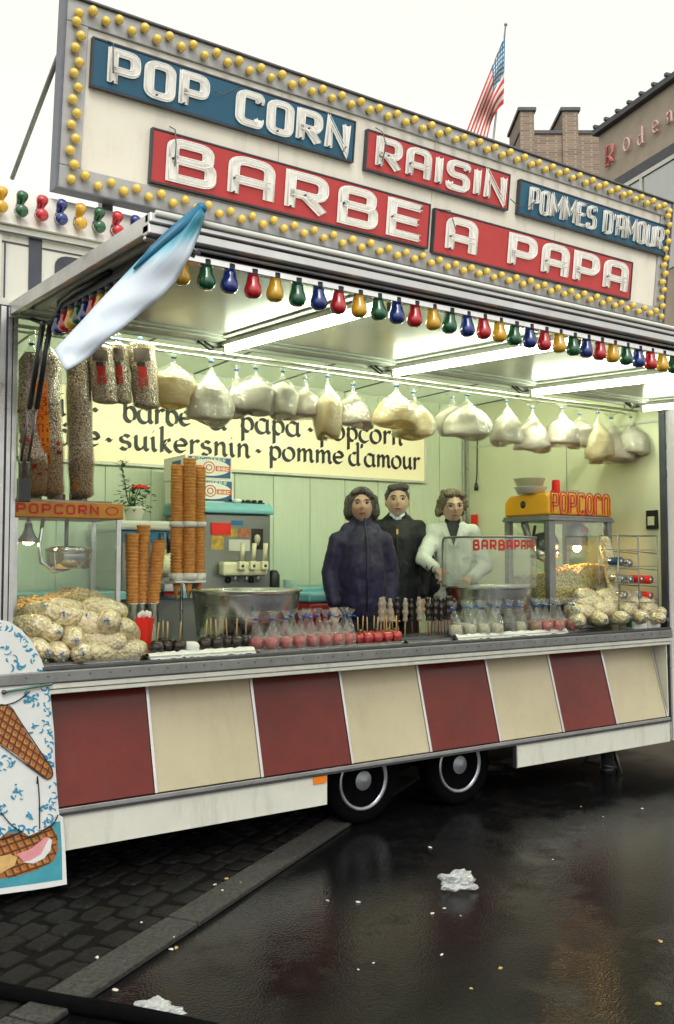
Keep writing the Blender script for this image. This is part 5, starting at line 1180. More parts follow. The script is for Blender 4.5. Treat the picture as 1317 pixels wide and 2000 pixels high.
# ---------------------------------------------------------------- toffee apples
def apple_mesh(m_, r=.042):
    b = MB(); b.lathe([(0,-.86*r),(.35*r,-.95*r),(.72*r,-.74*r),(.98*r,-.2*r),(1.0*r,.18*r),(.84*r,.62*r),(.5*r,.86*r),(.2*r,.82*r),(.05*r,.70*r),(0,.68*r)], 20)
    return b.mesh('apple', m_)
APM = {k: apple_mesh(M[v]) for k, v in (('red','apple'), ('choc','choc'))}
APM['pale'] = apple_mesh(mat('coconut_coated', (.58,.52,.38), .9, var=.3, vs=60, bump=.9, bs=140)); APM['brown'] = apple_mesh(mat('caramel_coated', (.30,.13,.05), .4, var=.4, vs=40, bump=.5, bs=80))
stk = MB().tube([(0,0,.02),(0,0,.135)], .0042, 8).mesh('stick', M['stick'])
def bagm(seed):
    def pt(u, v):
        a = 2*math.pi*u; k = [.90,1.02,1.05,1.0,.86,.66,.44,.26,.14,.40,.62]; f = v*10; i = min(int(f), 9); r = (k[i]+(k[i+1]-k[i])*(f-i))*.046
        r *= 1+(.10*math.sin(6*a+seed)+.07*math.sin(11*a+seed*2))*min(1, max(.15, v*1.6))+.10*noise.noise(Vector((math.cos(a)*2, math.sin(a)*2, v*4+seed)))
        return (r*math.cos(a)+.012*math.sin(seed*3)*v, r*math.sin(a), -.041+.225*v)
    return MB().grid(pt, 30, 24, closed=True).mesh('bag', M['bagcloudy'])
bagv = [bagm(i*1.7) for i in range(4)]
tiem = MB().tube([(.009*math.cos(a), .009*math.sin(a), .139) for a in [i*math.pi/4 for i in range(8)]], .0055, 6, closed=True).tube([(.01,0,.139),(.03,.004,.147),(.04,0,.140)], .004, 5).mesh('tie', M['tie'])
leafm = MB().grid(lambda u, v: ((u-.5)*.030*math.sin(math.pi*min(.98,max(.02,v))), .006+v*.05, .034+.016*math.sin(v*2.4)), 4, 6).mesh('leaf', mat('green_paper_leaf', (.01,.22,.06), .5))
def apple(x, y, Y, kind, lab, grp, bag=True, stick=True, leaf=False, z0=CT+.006, s=1.0, name='candy_apple'):
    p = P(x, y, Y); o = thing(name, lab, 'candy apple', (p.x, Y, z0+.041*s), grp); o.rotation_euler = (random.uniform(-.08,.08), random.uniform(-.08,.08), random.uniform(0,6)); o.scale = (s,s,s)
    def ch(nm, me):
        c = bpy.data.objects.new(nm, me); col.objects.link(c); c.parent = o
    ch('apple', APM[kind])
    if stick: ch('stick', stk)
    if bag: ch('bag', random.choice(bagv)); ch('tie', tiem)
    if leaf: ch('leaf', leafm)
L1 = 'red candy apple in a tied clear bag between the steel pan and counter edge'; G1 = 'bagged red candy apples before the open pan'
for x, Y in ((502,.14),(530,.08),(558,.08),(584,.08),(610,.08),(635,.08),(658,.08),(680,.08)): apple(x, 1262, Y, 'red', L1, G1, z0=CT+.008, stick=False)
for x, Y in ((512,.26),(540,.22),(572,.23),(598,.22),(625,.24),(650,.22),(672,.23)): apple(x, 1250, Y, 'red', L1, G1, z0=CT+.008, stick=False)
L2 = 'unwrapped glossy red candy apple on a stick'; G2 = 'unwrapped red candy apples'
for x, Y in ((700,.12),(718,.10),(737,.09),(756,.10),(774,.11),(708,.22),(730,.20),(750,.21),(768,.22)): apple(x, 1245, Y, 'red', L2, G2, bag=False, leaf=random.random() < .5, z0=CT+.008, s=.95)
L3 = 'dark chocolate apple on a stick in the paper-lined tray'; G3 = 'chocolate apples'
for x, Y in ((306,.10),(327,.14),(350,.11),(400,.18),(424,.17),(444,.20),(462,.17),(480,.20),(412,.28),(436,.30),(470,.30),(318,.24)): apple(x, 1255, Y, 'choc', L3, G3, bag=False, leaf=random.random() < .4, z0=CT+.018)
w_ = P(375,1262,.1); o = thing('white_coated_apple', 'white coated apple lying among the chocolate apples', 'candy apple', (w_.x,.12,CT+.05)); o.scale = (1.25,1.1,.8)
c = bpy.data.objects.new('apple', apple_mesh(M['paper'])); col.objects.link(c); c.parent = o
for x, Y, k in ((890,.10,'pale'),(918,.10,'pale'),(945,.08,'pale'),(971,.08,'pale'),(994,.12,'choc'),(1016,.10,'pale'),(1046,.09,'brown'),(1067,.07,'red'),(1091,.06,'red'),(1120,.05,'red'),(905,.22,'pale'),(934,.22,'pale'),(962,.22,'pale'),(985,.23,'choc'),(1012,.22,'pale'),(1036,.20,'brown'),(1056,.20,'red'),(1082,.18,'red'),(1108,.17,'red')):
    nm = {'pale': 'pale coconut coated apple in a tied bag', 'choc': 'dark chocolate apple in a tied bag among pale ones', 'brown': 'brown caramel apple in a tied bag', 'red': 'red candy apple in a tied bag beside the popcorn bag heap'}[k]
    apple(x, 1235, Y, k, nm, 'bagged '+k+' apples before the shielded pan', z0=CT+.016, s=1.05, stick=False)
# skewers of marshmallow and chocolate standing in a rack
rk = thing('skewer_rack', 'low dark rack holding rows of upright coated skewers', 'rack', (P(815,1245,.2).x,.2,CT+.006)); xa, xb = P(738,1245,.2).x, P(884,1245,.2).x
MB().box(xa-.01, xb+.02, .14, .36, CT+.0065, CT+.03).build('base', M['darksteel'], rk, bevel=.003)
def skew_proto(m_, ms, L=.15, seed=0):
    o = thing('skewer', 'x', 'skewer')
    MB().tube([(0,0,0),(0,0,.14)], .0045, 8).build('stick', ms, o, local=True)
    pr = [(0,.10)]
    for i in range(15):
        t = i/14; pr.append((.0175*(1+.20*math.sin(t*19+seed))*(.75+.25*math.sin(math.pi*t)), .10+L*t))
    MB().lathe(pr+[(0,.10+L+.006)], 14).build('coating', m_, o, local=True); return o
sA, sB = skew_proto(M['marsh'], M['stick']), skew_proto(M['choc'], M['redstick'], .15, 2); fa = fb = True
for x, Y, k in ((744,.17,0),(761,.17,0),(791,.17,0),(820,.17,0),(752,.30,0),(777,.30,1),(806,.30,1),(837,.17,1),(850,.17,1),(862,.17,1),(875,.17,1),(887,.18,1),(843,.27,1),(857,.27,1),(869,.27,1),(881,.28,1)):
    if k == 0: o = sA if fa else copy_tree(sA); fa = False
    else: o = sB if fb else copy_tree(sB); fb = False
    o.location = (P(x, 1245, Y).x, Y, CT+.028); o.rotation_euler = (random.uniform(-.05,.05), random.uniform(-.06,.06), random.uniform(0,6)); s = random.uniform(.94,1.04); o.scale = (s,s,s)
    tag(o, 'grey speckled marshmallow skewer on a wooden stick' if k == 0 else 'dark chocolate skewer on a reddish stick', 'skewer', 'marshmallow skewers' if k == 0 else 'chocolate skewers')
# ---------------------------------------------------------------- steel candy floss pans
def pan(x, y, r, lab):
    o = thing('floss_pan', lab, 'pan', (x, y, CT)); h = .345
    MB().lathe([(.0,.0005),(r*.80,.0005),(r*.86,.02),(r*.97,h-.03),(r*.985,h-.012),(r*1.02,h-.006),(r*1.025,h),(r*1.01,h+.005),(r*.975,h-.002),(r*.95,h-.04),(r*.84,.03),(0,.03)], 64, (x, y, CT)).build('bowl', M['steel'], o)
    MB().lathe([(.07,.031),(.07,.20),(.09,.21),(.09,.27),(.05,.285),(0,.285)], 28, (x, y, CT)).build('spinner', M['chrome'], o)
    return o
pan(2.76, .52, .345, 'wide open steel floss pan before the soft ice machine')
pn2 = pan(4.775, .47, .335, 'steel floss pan with a clear lettered shield')
def shield():
    cx_, cy_, r = 4.775, .47, .345; z0, z1 = CT+.33, 1.815
    a0, a1 = rad(142), rad(318)          # front-left edge to the right (angles seen from above, 270 = towards the viewer)
    cor = .10; L_ = r*(a1-a0)
    def top(u):
        d_ = u*L_; return z1 if d_ > cor else z1-cor+math.sqrt(max(0, cor*cor-(cor-d_)**2))
    def pt(u, v):
        a = a0+(a1-a0)*u; return (cx_+r*math.cos(a), cy_+r*math.sin(a), z0+(top(u)-z0)*v)
    MB().grid(pt, 48, 10).build('shield', M['shield'], pn2)
    ed = [pt(0, v/10) for v in range(8)]+[pt(u/60, 1) for u in range(1, 61)]
    MB().tube(ed, .008, 8).build('shield_edge', M['aludull'], pn2)
    tx = 'BARBAPAPA'; W, lay = word_layout(tx, .45); u0, u1 = .38, .86; hh = .062; zb = z1-.028-hh
    for ch, x, w_, g in lay:
        mb = MB()
        for k, (pl, c_) in enumerate(g):
            pl = clean(pl)
            if c_ and (pl[0]-pl[-1]).length < 1e-4: pl = pl[:-1]
            A, B = offs(pl, .13, c_), offs(pl, -.13, c_); n = len(pl)
            def T(q, rr): a = a0+(a1-a0)*(u0+(u1-u0)*(q.x+x)/W); return (cx_+rr*math.cos(a), cy_+rr*math.sin(a), zb+q.y*hh)
            mb.add([T(q, r+.003+.0006*k) for q in A+B], [(i, (i+1) % n, n+(i+1) % n, n+i) for i in range(n if c_ else n-1)], 0)
        mb.build('shield_letter', M['redletter'], pn2)
shield()
# ---------------------------------------------------------------- yellow-hooded popcorn machine
def machine_right():
    yf = .28; x0 = P(1073,1008,yf).x; x1 = P(1197,1008,yf).x-.01; y1 = .76; zb = CT
    m = thing('popcorn_machine', 'popcorn machine with yellow hood and red outlined lettering', 'popcorn machine', ((x0+x1)/2, (yf+y1)/2, zb))
    MB().box(x0, x1, yf, y1, zb+.001, zb+.20).build('base', M['steel'], m, bevel=.005)
    for x, y in ((x0, yf), (x1-.05, yf), (x0, y1-.05), (x1-.05, y1-.05)):
        MB().box(x, x+(.065 if y == yf and x == x0 else .05), y, y+.05, zb+.201, 1.949).build('post', M['aludull'], m, bevel=.004)
    for (a0, a1, b0, b1) in ((x0+.066, x1-.051, yf+.02, yf+.025), (x0+.02, x0+.025, yf+.051, y1-.051), (x1-.025, x1-.02, yf+.051, y1-.051)):
        MB().box(a0, a1, b0, b1, zb+.201, 1.948).build('pane', M['glass'], m)
    f = MB(); f.box(x0-.012, x1+.012, yf-.012, y1+.012, 1.95, 1.972); f.box(x0-.006, x1+.006, yf-.006, y1+.006, 1.9725, 1.99); f.build('top_frame', M['aludull'], m, bevel=.004)
    # hood: front drops straight with scalloped top where the letters stand
    h = MB(); zt = 2.165
    prof_ = [(yf+.0, 1.991), (yf-.002, zt-.03), (yf+.03, zt), (y1-.06, zt-.01), (y1, zt-.06), (y1, 1.991)]
    h.prism([(x0-.002, a, b2) for a, b2 in prof_], (x1-x0+.004, 0, 0)); h.build('hood', M['yellowhood'], m, bevel=.02, seg=3)
    MB().lathe([(.030,0),(.026,.006),(0,.007)], 18, (x0-.003, yf+.27, 2.08), ax='x').build('vent_hole', M['darkprint'], m)
    txt = 'POPCORN'; W, lay = word_layout(txt, .36); wd = x1-x0-.03; hh = .172
    fr = (Vector((x0+.01, yf-.003, 1.998)), EX, EZ, NY)
    for ch, x, w_, g in lay:
        gg = g
        if ch == 'N': gg = [(rnd([(0,0),(0,1),(.64,1),(.64,0)], .3), 0)]
        if ch == 'R': gg = [(rnd([(0,0),(0,1),(.58,1),(.58,.72)], .28), 0)]
        mb = MB()
        for k, (pl, c_) in enumerate(gg):
            q = [Vector((.02+(p.x+x)*(wd-.04)/W, .012+p.y*(hh-.024))) for p in pl]
            if ch in 'O': q = [Vector((.02+(p.x+x)*(wd-.04)/W, .012+p.y*(hh-.024))) for p in rnd([(0,0),(0,1),(.64,1),(.64,0)], .32, True)]
            for s_ in (-1, 1): ribbon(mb, offs(clean(q), s_*.0125, c_), .0105, fr, .002+.0006*k, c_, 0, .0015)
        mb.build('letter', M['redletter'], m)
    # kettle, scoop light, popcorn
    kc = Vector((x0+.26, .58, 1.80)); MB().lathe([(.0,-.13),(.085,-.13),(.105,-.11),(.115,-.01),(.09,.05),(.03,.07),(0,.07)], 30, kc, mat=0).build('kettle', M['darksteel'], m)
    MB().lathe([(.108,-.135),(.118,-.13),(.118,-.07),(.110,-.068)], 30, kc).build('kettle_band', M['chrome'], m)
    MB().tube([kc+Vector((-.10,0,.12)), kc+Vector((-.15,-.02,.0)), kc+Vector((-.13,-.04,-.13)), kc+Vector((-.04,-.04,-.16))], .012, 8).build('arm', M['darksteel'], m)
    MB().bar(kc+Vector((-.20,.02,.149)), kc+Vector((-.13,.02,-.05)), .05, .03).build('bracket', M['aludull'], m)
    MB().bar(kc+Vector((.10,.04,.149)), kc+Vector((.10,.04,-.35)), .07, .05).build('bracket', M['aludull'], m)
    pc = Vector((x0+.46, .42, 1.86)); MB().lathe([(.078,-.10),(.082,-.095),(.085,.02),(.07,.06),(.03,.088),(0,.0885)], 26, pc).build('warmer_lamp', M['aludull'], m)
    MB().ell(pc+Vector((0,0,-.115)), .03, 14, 8).build('lamp_bulb', mat('warm_machine_lamp', (1,.8,.5), .4, emit=(1,.55,.18), es=150), m)
    write_caps('PA', (pc+Vector((-.035,-.0865,.0)), EX, EZ, NY), .07, .045, .009, m, M['redletter'], z=.001)
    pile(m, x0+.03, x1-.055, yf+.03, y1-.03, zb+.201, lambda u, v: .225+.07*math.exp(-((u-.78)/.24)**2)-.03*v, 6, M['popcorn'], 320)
    sleeve('popcorn_sleeve', 'tall popcorn sleeve leaning against the yellow-hooded machine', [P(1178,1042,.235), P(1186,1080,.22), P(1194,1120,.20), P(1200,1160,.18)], .058, M['popbag'], tie=False)
    # bowls and can on the hood
    a = P(1040, 948, .5); b = thing('bowl', 'pale blue bowl on the yellow hood under a cream bowl', 'bowl', (a.x, .52, zt-.002))
    MB().lathe([(.0,.002),(.10,.002),(.125,.05),(.132,.055),(.126,.056),(.09,.01),(0,.01)], 30, (a.x,.52,zt-.002)).build('shell', M['pot'], b)
    b = thing('bowl', 'cream bowl stacked in the pale bowl on the yellow hood', 'bowl', (a.x-.01,.52,zt+.053)); MB().lathe([(.0,.002),(.095,.002),(.12,.06),(.13,.066),(.122,.067),(.09,.012),(0,.012)], 30, (a.x-.01,.52,zt+.053)).build('shell', M['creamplastic'], b)
    c_ = P(1086, 945, .45); b = thing('drink_can', 'red drink can standing on the yellow hood', 'can', (c_.x,.45,zt-.001)); can_mesh(b, (c_.x,.45,zt-.001), M['redcard'])
    c_ = P(1110, 950, .55); b = thing('plastic_cup', 'clear shallow plastic tub on the yellow hood', 'tub', (c_.x,.58,zt-.004)); MB().lathe([(.0,.001),(.09,.001),(.11,.05),(.113,.05),(.093,.0),(0,.004)], 26, (c_.x,.58,zt-.004)).build('shell', M['bag'], b)
def can_mesh(o, loc, m_, h=.115, r=.033, axis='z'):
    b = MB(); b.lathe([(0,.0),(r*.8,.0),(r,.008),(r,h-.012),(r*.86,h-.002),(r*.86,h),(r*.80,h-.004),(0,h-.004)], 20, loc, mat=0, ax=axis); return b.build('can_body', [m_], o)
machine_right()
# ---------------------------------------------------------------- wire rack with cans, packs of cans
def can_rack():
    x0, x1 = 5.70, 6.17; Y0, Y1 = .04, .22; z0 = CT+.22; z1 = 1.84
    o = thing('can_rack', 'wire rack with drink cans at the end of the counter', 'rack', ((x0+x1)/2, .13, CT)); wm = M['aludull']
    for x in (x0, (x0+x1)/2, x1):
        for y in (Y0, Y1): MB().tube([(x, y, CT+.001), (x, y, z1)], .0045, 6).build('upright', wm, o)
    for z in (z0, z0+.13, z0+.26, z0+.39, z1):
        for y in (Y0, Y1): MB().tube([(x0, y, z), (x1, y, z-(.03 if z < z1 else 0))], .004, 6).build('wire', wm, o)
        for x in (x0, (x0+x1)/2, x1): MB().tube([(x, Y0, z), (x, Y1, z)], .0035, 6).build('wire', wm, o)
    cm = [mat('blue_can', (.03,.10,.25), .25, .4), M['redcard'], mat('white_can', (.7,.7,.68), .3), mat('silver_can', (.5,.5,.5), .25, .8)]
    for i, (x, z, k) in enumerate(((5.76,z0+.30,0),(5.86,z0+.285,3),(5.77,z0+.168,3),(5.87,z0+.16,3),(6.00,z0+.16,1),(6.11,z0+.155,1),(5.80,z0+.04,3),(5.97,z0+.035,2),(6.10,z0+.03,1))):
        c = thing('drink_can', '%s drink can lying in the wire rack' % ('blue','red','white','silver')[k], 'can', (x, .055, z), 'cans in the wire rack')
        can_mesh(c, (x, .17, z), cm[k], axis='y'); MB().lathe([(.027,.114),(.0,.1145)], 18, (x,.17,z), ax='y').build('lid', M['alu'], c)
    for i, (x, m_, lab) in enumerate(((5.93, mat('green_can', (.02,.16,.06), .3, .3), 'green'), (6.09, cm[3], 'silver'))):
        p = thing('can_pack', 'white cardboard pack of %s drink cans at the counter end' % lab, 'can pack', (x+.0,.13,CT+.001))
        MB().box(x-.075, x+.075, -.0+.02, .03+.02, CT+.0015, CT+.055).build('carton', M['paper'], p, bevel=.003)
        MB().box(x-.075, x+.075, .051, .24, CT+.0015, CT+.01).build('carton_floor', M['paper'], p)
        for k in range(2): 
            cc = can_mesh(p, (x-.037+.074*k, .09, CT+.011), m_)
can_rack()
# ---------------------------------------------------------------- wafer cones
def cone_stack(parent, c, r, h, n, tilt=(0,0), rt=None):
    b = MB(); rt = rt or r; pr = [(0,0)]
    for i in range(n):
        z = h*i/n; dz = h/n; k = r+(rt-r)*i/n
        pr += [(k*.84, z), (k, z+dz*.60), (k, z+dz*.92), (k*.84, z+dz*.96)]
    pr += [(rt*.8, h-.004), (0, h-.02)]
    b.lathe(pr, 18); b.v = [(x+tilt[0]*z+c[0], y+tilt[1]*z+c[1], z+c[2]) for x, y, z in b.v]
    return b.build('wafer_stack', M['cone'], parent)
def cones():
    Y = .50; o = thing('cone_holder', 'steel cup holder with three orange stacks of wafer cones', 'cone holder', (P(278,1240,Y).x, Y, CT))
    xs = [P(x, 1180, Y).x for x in (259, 280, 299)]
    for i, (x, zt_, tl) in enumerate(((xs[0], P(258,1042,Y).z, (-.02,0)), (xs[1], P(282,1025,Y).z, (.02,0)), (xs[2], P(300,1055,Y).z, (.10,0)))):
        cone_stack(o, (x, Y+(.03 if i == 1 else 0), 1.395), .036, zt_-1.395, 20, tl, .041)
        MB().lathe([(.034,.001),(.034,.272),(.041,.276),(.041,.282),(.030,.280),(.030,.006)], 20, (x, Y+(.03 if i == 1 else 0), CT)).build('cup', M['steel'], o)
    # tall dispenser
    Y = .66; bx = P(362,1135,Y); zb = bx.z
    o = thing('cone_dispenser', 'tall white-ringed dispenser holding three columns of wafer cones', 'cone dispenser', (bx.x, Y, CT))
    for i, (x, yt, dy) in enumerate(((345,908,0),(369,895,-.03),(388,912,.02))):
        c = P(x, 1130, Y+dy); cone_stack(o, (c.x, Y+dy, zb+.012), .040, P(x, yt, Y+dy).z-zb-.012, 36, (0,0), .042)
        MB().lathe([(.047,0),(.047,.045),(.043,.045),(.043,0)], 22, (c.x, Y+dy, zb+.005)).build('base_ring', M['pot'], o)
        MB().lathe([(.047,0),(.047,.035),(.043,.035),(.043,0)], 22, (c.x, Y+dy, P(x,1030,Y).z)).build('ring', M['pot'], o)
        MB().lathe([(.004,-.11),(.014,-.06),(.024,0),(0,.0)], 12, (c.x, Y+dy, zb-.012)).build('cone_tip', M['cone'], o)
    MB().box(P(333,1135,Y).x, P(394,1135,Y).x, Y-.07, Y+.09, zb-.011, zb+.004).build('plate', M['pot'], o, bevel=.005)
    MB().tube([(bx.x+.01, Y+.075, CT+.001), (bx.x+.01, Y+.075, P(370,1000,Y).z)], .010, 10).build('post', M['alu'], o)
    MB().lathe([(.07,.0012),(.07,.012),(.02,.016)], 20, (bx.x+.01, Y+.075, CT)).build('foot', M['alu'], o)
cones()
# ---------------------------------------------------------------- soft ice machines on the back counter
def ice_machines():
    Y0 = 1.64; zc = 1.431
    x0, x1, zt_ = 2.985, 3.575, 2.0
    m = thing('soft_ice_machine', 'grey soft ice machine with pale blue lid and three taps', 'ice machine', ((x0+x1)/2, 1.95, zc))
    MB().box(x0, x1, Y0, 2.30, zc+.0, zt_).build('body', M['greybody'], m, bevel=.012)
    l = MB(); l.prism([(x0-.02,Y0-.03,zt_+.001),(x0-.02,2.31,zt_+.001),(x0-.02,2.31,zt_+.085),(x0-.02,Y0+.04,zt_+.085),(x0-.02,Y0-.03,zt_+.04)], (x1-x0+.04,0,0)); l.build('lid', M['lightblue'], m, bevel=.012)
    z = P(460,1105,Y0).z
    hd = MB(); hd.box(P(425,1110,Y0).x, P(512,1110,Y0).x, Y0-.10, Y0-.001, z-.075, z+.03); hd.build('tap_block', M['creamplastic'], m, bevel=.02)
    for k, px in enumerate((458, 480, 502)):
        x = P(px,1090,Y0).x; MB().box(x-.028, x+.028, Y0-.135, Y0-.101, z-.03, z+.035).build('tap', M['creamplastic'], m, bevel=.008)
        MB().tube([(x,Y0-.12,z+.03),(x+.004,Y0-.13,z+.17)], [.014,.019], 10).build('lever', M['creamplastic'], m)
        MB().lathe([(.012,0),(.012,.004),(0,.004)], 10, (x,Y0-.135,z), ax='y').build('tap_bolt', M['darksteel'], m)
        MB().tube([(x-.03,Y0-.07,z-.074),(x-.03,Y0-.07,z-.12)], .014, 8).build('spout', M['aludull'], m)
    def card(xa, ya, xb, yb2, m_, nm='picture', d_=.003): a, b2 = P(xa, yb2, Y0), P(xb, ya, Y0); return MB().box(a.x, b2.x, Y0-d_, Y0-.0008, a.z, b2.z).build(nm, m_, m)
    yel = mat('yellow_picture', (.65,.42,.08), .5, var=.5, vs=25); blk = mat('dark_picture', (.03,.02,.015), .4, var=.5, vs=18); orr = mat('orange_picture', (.55,.18,.08), .5, var=.5, vs=30)
    card(412,1046,437,1073,yel); card(437,1033,463,1049,yel); card(466,1033,489,1049,orr); card(491,1033,514,1073,blk); card(447,1054,488,1076,M['pot'],'price_plate')
    MB().lathe([(.012,0),(.026,.05),(.020,.075),(0,.085)], 14, (P(502,1058,Y0).x,Y0-.0035,P(502,1065,Y0).z), ax='z').build('printed_ice_cone', M['creamplastic'], m)
    card(412,1022,450,1044,M['redcard'],'red_card',.012); card(452,1017,475,1025,M['midblue'],'badge',.006)
    for px in (445, 490): MB().lathe([(.022,0),(.022,.02),(.012,.025),(0,.025)], 14, (P(px,1133,Y0).x,Y0,P(px,1133,Y0).z), ax='y').build('knob', M['blackplastic'], m)
    # second machine, white lid and blue band
    x0, x1, zt_ = 2.37, 2.80, 1.86
    m = thing('soft_ice_machine', 'soft ice machine with white lid and blue band under the potted plant', 'ice machine', ((x0+x1)/2,1.95,zc))
    MB().box(x0, x1, Y0, 2.28, zc, zt_).build('body', M['greybody'], m, bevel=.012)
    MB().box(x0-.03, x1+.03, Y0-.03, 2.29, zt_+.001, zt_+.07).build('lid', M['pot'], m, bevel=.02)
    MB().box(x0+.01, x1-.005, Y0-.006, Y0-.001, zt_-.085, zt_-.005).build('blue_band', M['midblue'], m)
    MB().ell((P(316,1095,Y0).x, Y0-.06, P(316,1100,Y0).z), (.085,.07,.10), 20, 14).build('tap_block', M['creamplastic'], m)
    for px in (300, 316): MB().tube([(P(px,1075,Y0).x,Y0-.12,P(px,1080,Y0).z),(P(px,1045,Y0).x,Y0-.14,P(px,1042,Y0).z)], [.014,.020], 10).build('lever', M['blackplastic'], m)
    for px, py in ((330,1086),(331,1112)): MB().lathe([(.013,0),(.013,.02),(0,.02)], 10, (P(px,py,Y0).x,Y0-.11,P(px,py,Y0).z), ax='y').build('bolt', M['chrome'], m)
    MB().box(P(304,1160,Y0).x, P(340,1160,Y0).x, Y0-.16, Y0-.15, P(304,1162,Y0).z, P(304,1140,Y0).z).build('red_card', M['redcard'], m)
    MB().box(P(300,1170,Y0).x, P(345,1170,Y0).x, Y0-.20, Y0-.02, zc+.001, zc+.05).build('drip_tray', M['steel'], m)
    # plant
    pp = P(262,1015,1.80); zl = zt_+.071; pl = thing('potted_plant', 'potted plant with one red flower on the white-lidded machine', 'plant', (pp.x,1.80,zl))
    MB().lathe([(.0,.001),(.055,.001),(.075,.085),(.082,.09),(.082,.105),(.072,.105),(.066,.06),(0,.06)], 26, (pp.x,1.80,zl)).build('pot', M['pot'], pl)
    rg = random.Random(4); lf = MB()
    for i in range(150):
        a = rg.uniform(0,6.28); hh = rg.uniform(.08,.27); rr = rg.uniform(.0,.13)*(1.1-abs(hh-.15)*2.4); c = Vector((pp.x+rr*math.cos(a), 1.80+rr*math.sin(a), zl+hh)); d_ = Vector((math.cos(a), math.sin(a), rg.uniform(-.6,.5))).normalized(); s_ = d_.cross(EZ).normalized()*rg.uniform(.010,.018); L_ = rg.uniform(.035,.06)
        lf.add([c, c+d_*L_*.5+s_, c+d_*L_+EZ*-.006, c+d_*L_*.5-s_], [(0,1,2,3)])
    for i in range(60):
        t = rg.random(); bx = Vector((pp.x-.06-.04*t, 1.80, zl+.25+.20*t)); a = rg.uniform(0,6.28); d_ = Vector((math.cos(a), math.sin(a)*.6, rg.uniform(-.2,.5))).normalized(); s_ = d_.cross(EZ).normalized()*.008; L_ = rg.uniform(.03,.075)
        lf.add([bx, bx+d_*L_*.5+s_, bx+d_*L_, bx+d_*L_*.5-s_], [(0,1,2,3)])
    tag(lf.build('leaves', M['leaf'], pl), kind='stuff')
    for k in range(5):
        a = k*1.25; MB().tube([(pp.x,1.80,zl+.06),(pp.x+.03*math.cos(a)-.02,1.80+.03*math.sin(a),zl+.16),(pp.x+.05*math.cos(a)-(.05 if k == 2 else 0),1.80+.05*math.sin(a),zl+.24+(.18 if k == 2 else 0))], .004, 5).build('stem', M['leaf'], pl)
    fc = Vector((pp.x+.015,1.72,zl+.245)); fm = MB()
    for i in range(26):
        a = i*2.4; r_ = .012*math.sqrt(i); fm.ell(fc+Vector((r_*math.cos(a), r_*math.sin(a)*.7, .012-.004*r_*60)), (.018,.018,.009), 7, 5, rot=Matrix.Rotation(a, 3, 'Z') @ Matrix.Rotation(.6, 3, 'Y'))
    fm.build('flower', M['flower'], pl)
    # cartons on the blue lid
    zl = 2.0+.086; Yb = 1.72; xa, xb = P(362,935,Yb).x, P(453,935,Yb).x; hb = .175
    wht = mat('white_carton', (.72,.72,.66), .6, var=.05); nav = mat('carton_blue', (.012,.06,.17), .5); orr2 = mat('carton_orange', (.62,.10,.04), .5)
    for k in range(2):
        z0 = zl+k*(hb+.002); dx = .0 if k else .012
        c = thing('biscuit_carton', ('upper' if k else 'lower')+' white carton with blue and orange print on the pale blue lid', 'carton', ((xa+xb)/2+dx,1.9,z0))
        A, B = xa+dx, xb+dx
        MB().box(A, B, Yb, 2.12, z0, z0+hb).build('box', wht, c, bevel=.003)
        w_ = B-A; F_ = lambda u, v: Vector((A+w_*u, Yb-.001, z0+hb*v))
        ellp = [F_(.5+.46*math.cos(t), .5+.36*math.sin(t)) for t in [i*math.pi/16 for i in range(33)]]
        q = MB(); q.prism([F_(.06,.06), F_(.97,.06), F_(.97,.94), F_(.06,.94)], (0,-.0006,0)); q.build('blue_print', nav, c)
        q = MB(); q.prism([p+Vector((0,-.0008,0)) for p in ellp[:-1]], (0,-.0006,0)); q.build('white_oval', wht, c)
        for (u0, u1) in ((.06,.36),(.64,.97)): q = MB(); q.prism([F_(u0,.36)+Vector((0,-.0016,0)), F_(u1,.36)+Vector((0,-.0016,0)), F_(u1,.58)+Vector((0,-.0016,0)), F_(u0,.58)+Vector((0,-.0016,0))], (0,-.0006,0)); q.build('orange_band', orr2, c)
        q = MB(); q.tube([F_(.5+.12*math.cos(t), .5+.24*math.sin(t))+Vector((0,-.003,0)) for t in [i*math.pi/10 for i in range(20)]], .004, 5, closed=True); q.tube([F_(.5+.06*math.cos(t), .5+.12*math.sin(t))+Vector((0,-.003,0)) for t in [i*math.pi/8 for i in range(16)]], .004, 5, closed=True); q.build('emblem', orr2, c)
        write_caps('BISCUITERIE', (F_(.14,.80)+Vector((0,-.001,0)), EX, EZ, NY), w_*.72, hb*.12, .0045, c, wht, z=.001, gap=.4, thick=.0006, joined=True, name='carton_text')
        write_caps('BISC', (F_(.68,.40)+Vector((0,-.0025,0)), EX, EZ, NY), w_*.24, hb*.13, .005, c, wht, z=.001, gap=.4, thick=.0006, joined=True, name='carton_text')
        MB().box(A-.0012, A-.0004, Yb+.08, Yb+.24, z0+hb*.5, z0+hb*.8).build('side_print', nav, c)
    b = P(470,982,1.75); o = thing('wafer_tray', 'shallow tray of dark wafers on the pale blue machine lid', 'tray', (b.x+.02,1.80,2.087)); q = MB()
    q.box(b.x-.16, b.x+.20, 1.72, 1.95, 2.0865, 2.10); q.build('tray', M['blackplastic'], o, bevel=.004)
    q = MB()
    for i in range(18): q.ell((b.x-.14+.018*i, 1.78+.05*math.sin(i*2.1), 2.108), (.02,.03,.012), 8, 5)
    q.build('wafers', M['choc'], o)
    q = P(455,985,1.66); o = thing('napkin', 'small crumpled white napkin on the edge of the blue lid', 'napkin', (P(462,980,1.7).x,1.69,2.09)); MB().ell((0,0,.012), (.04,.03,.02), 12, 8, fn=lambda v: v*(1+.4*noise.noise(v*3))).build('paper', M['paper'], o, local=True)
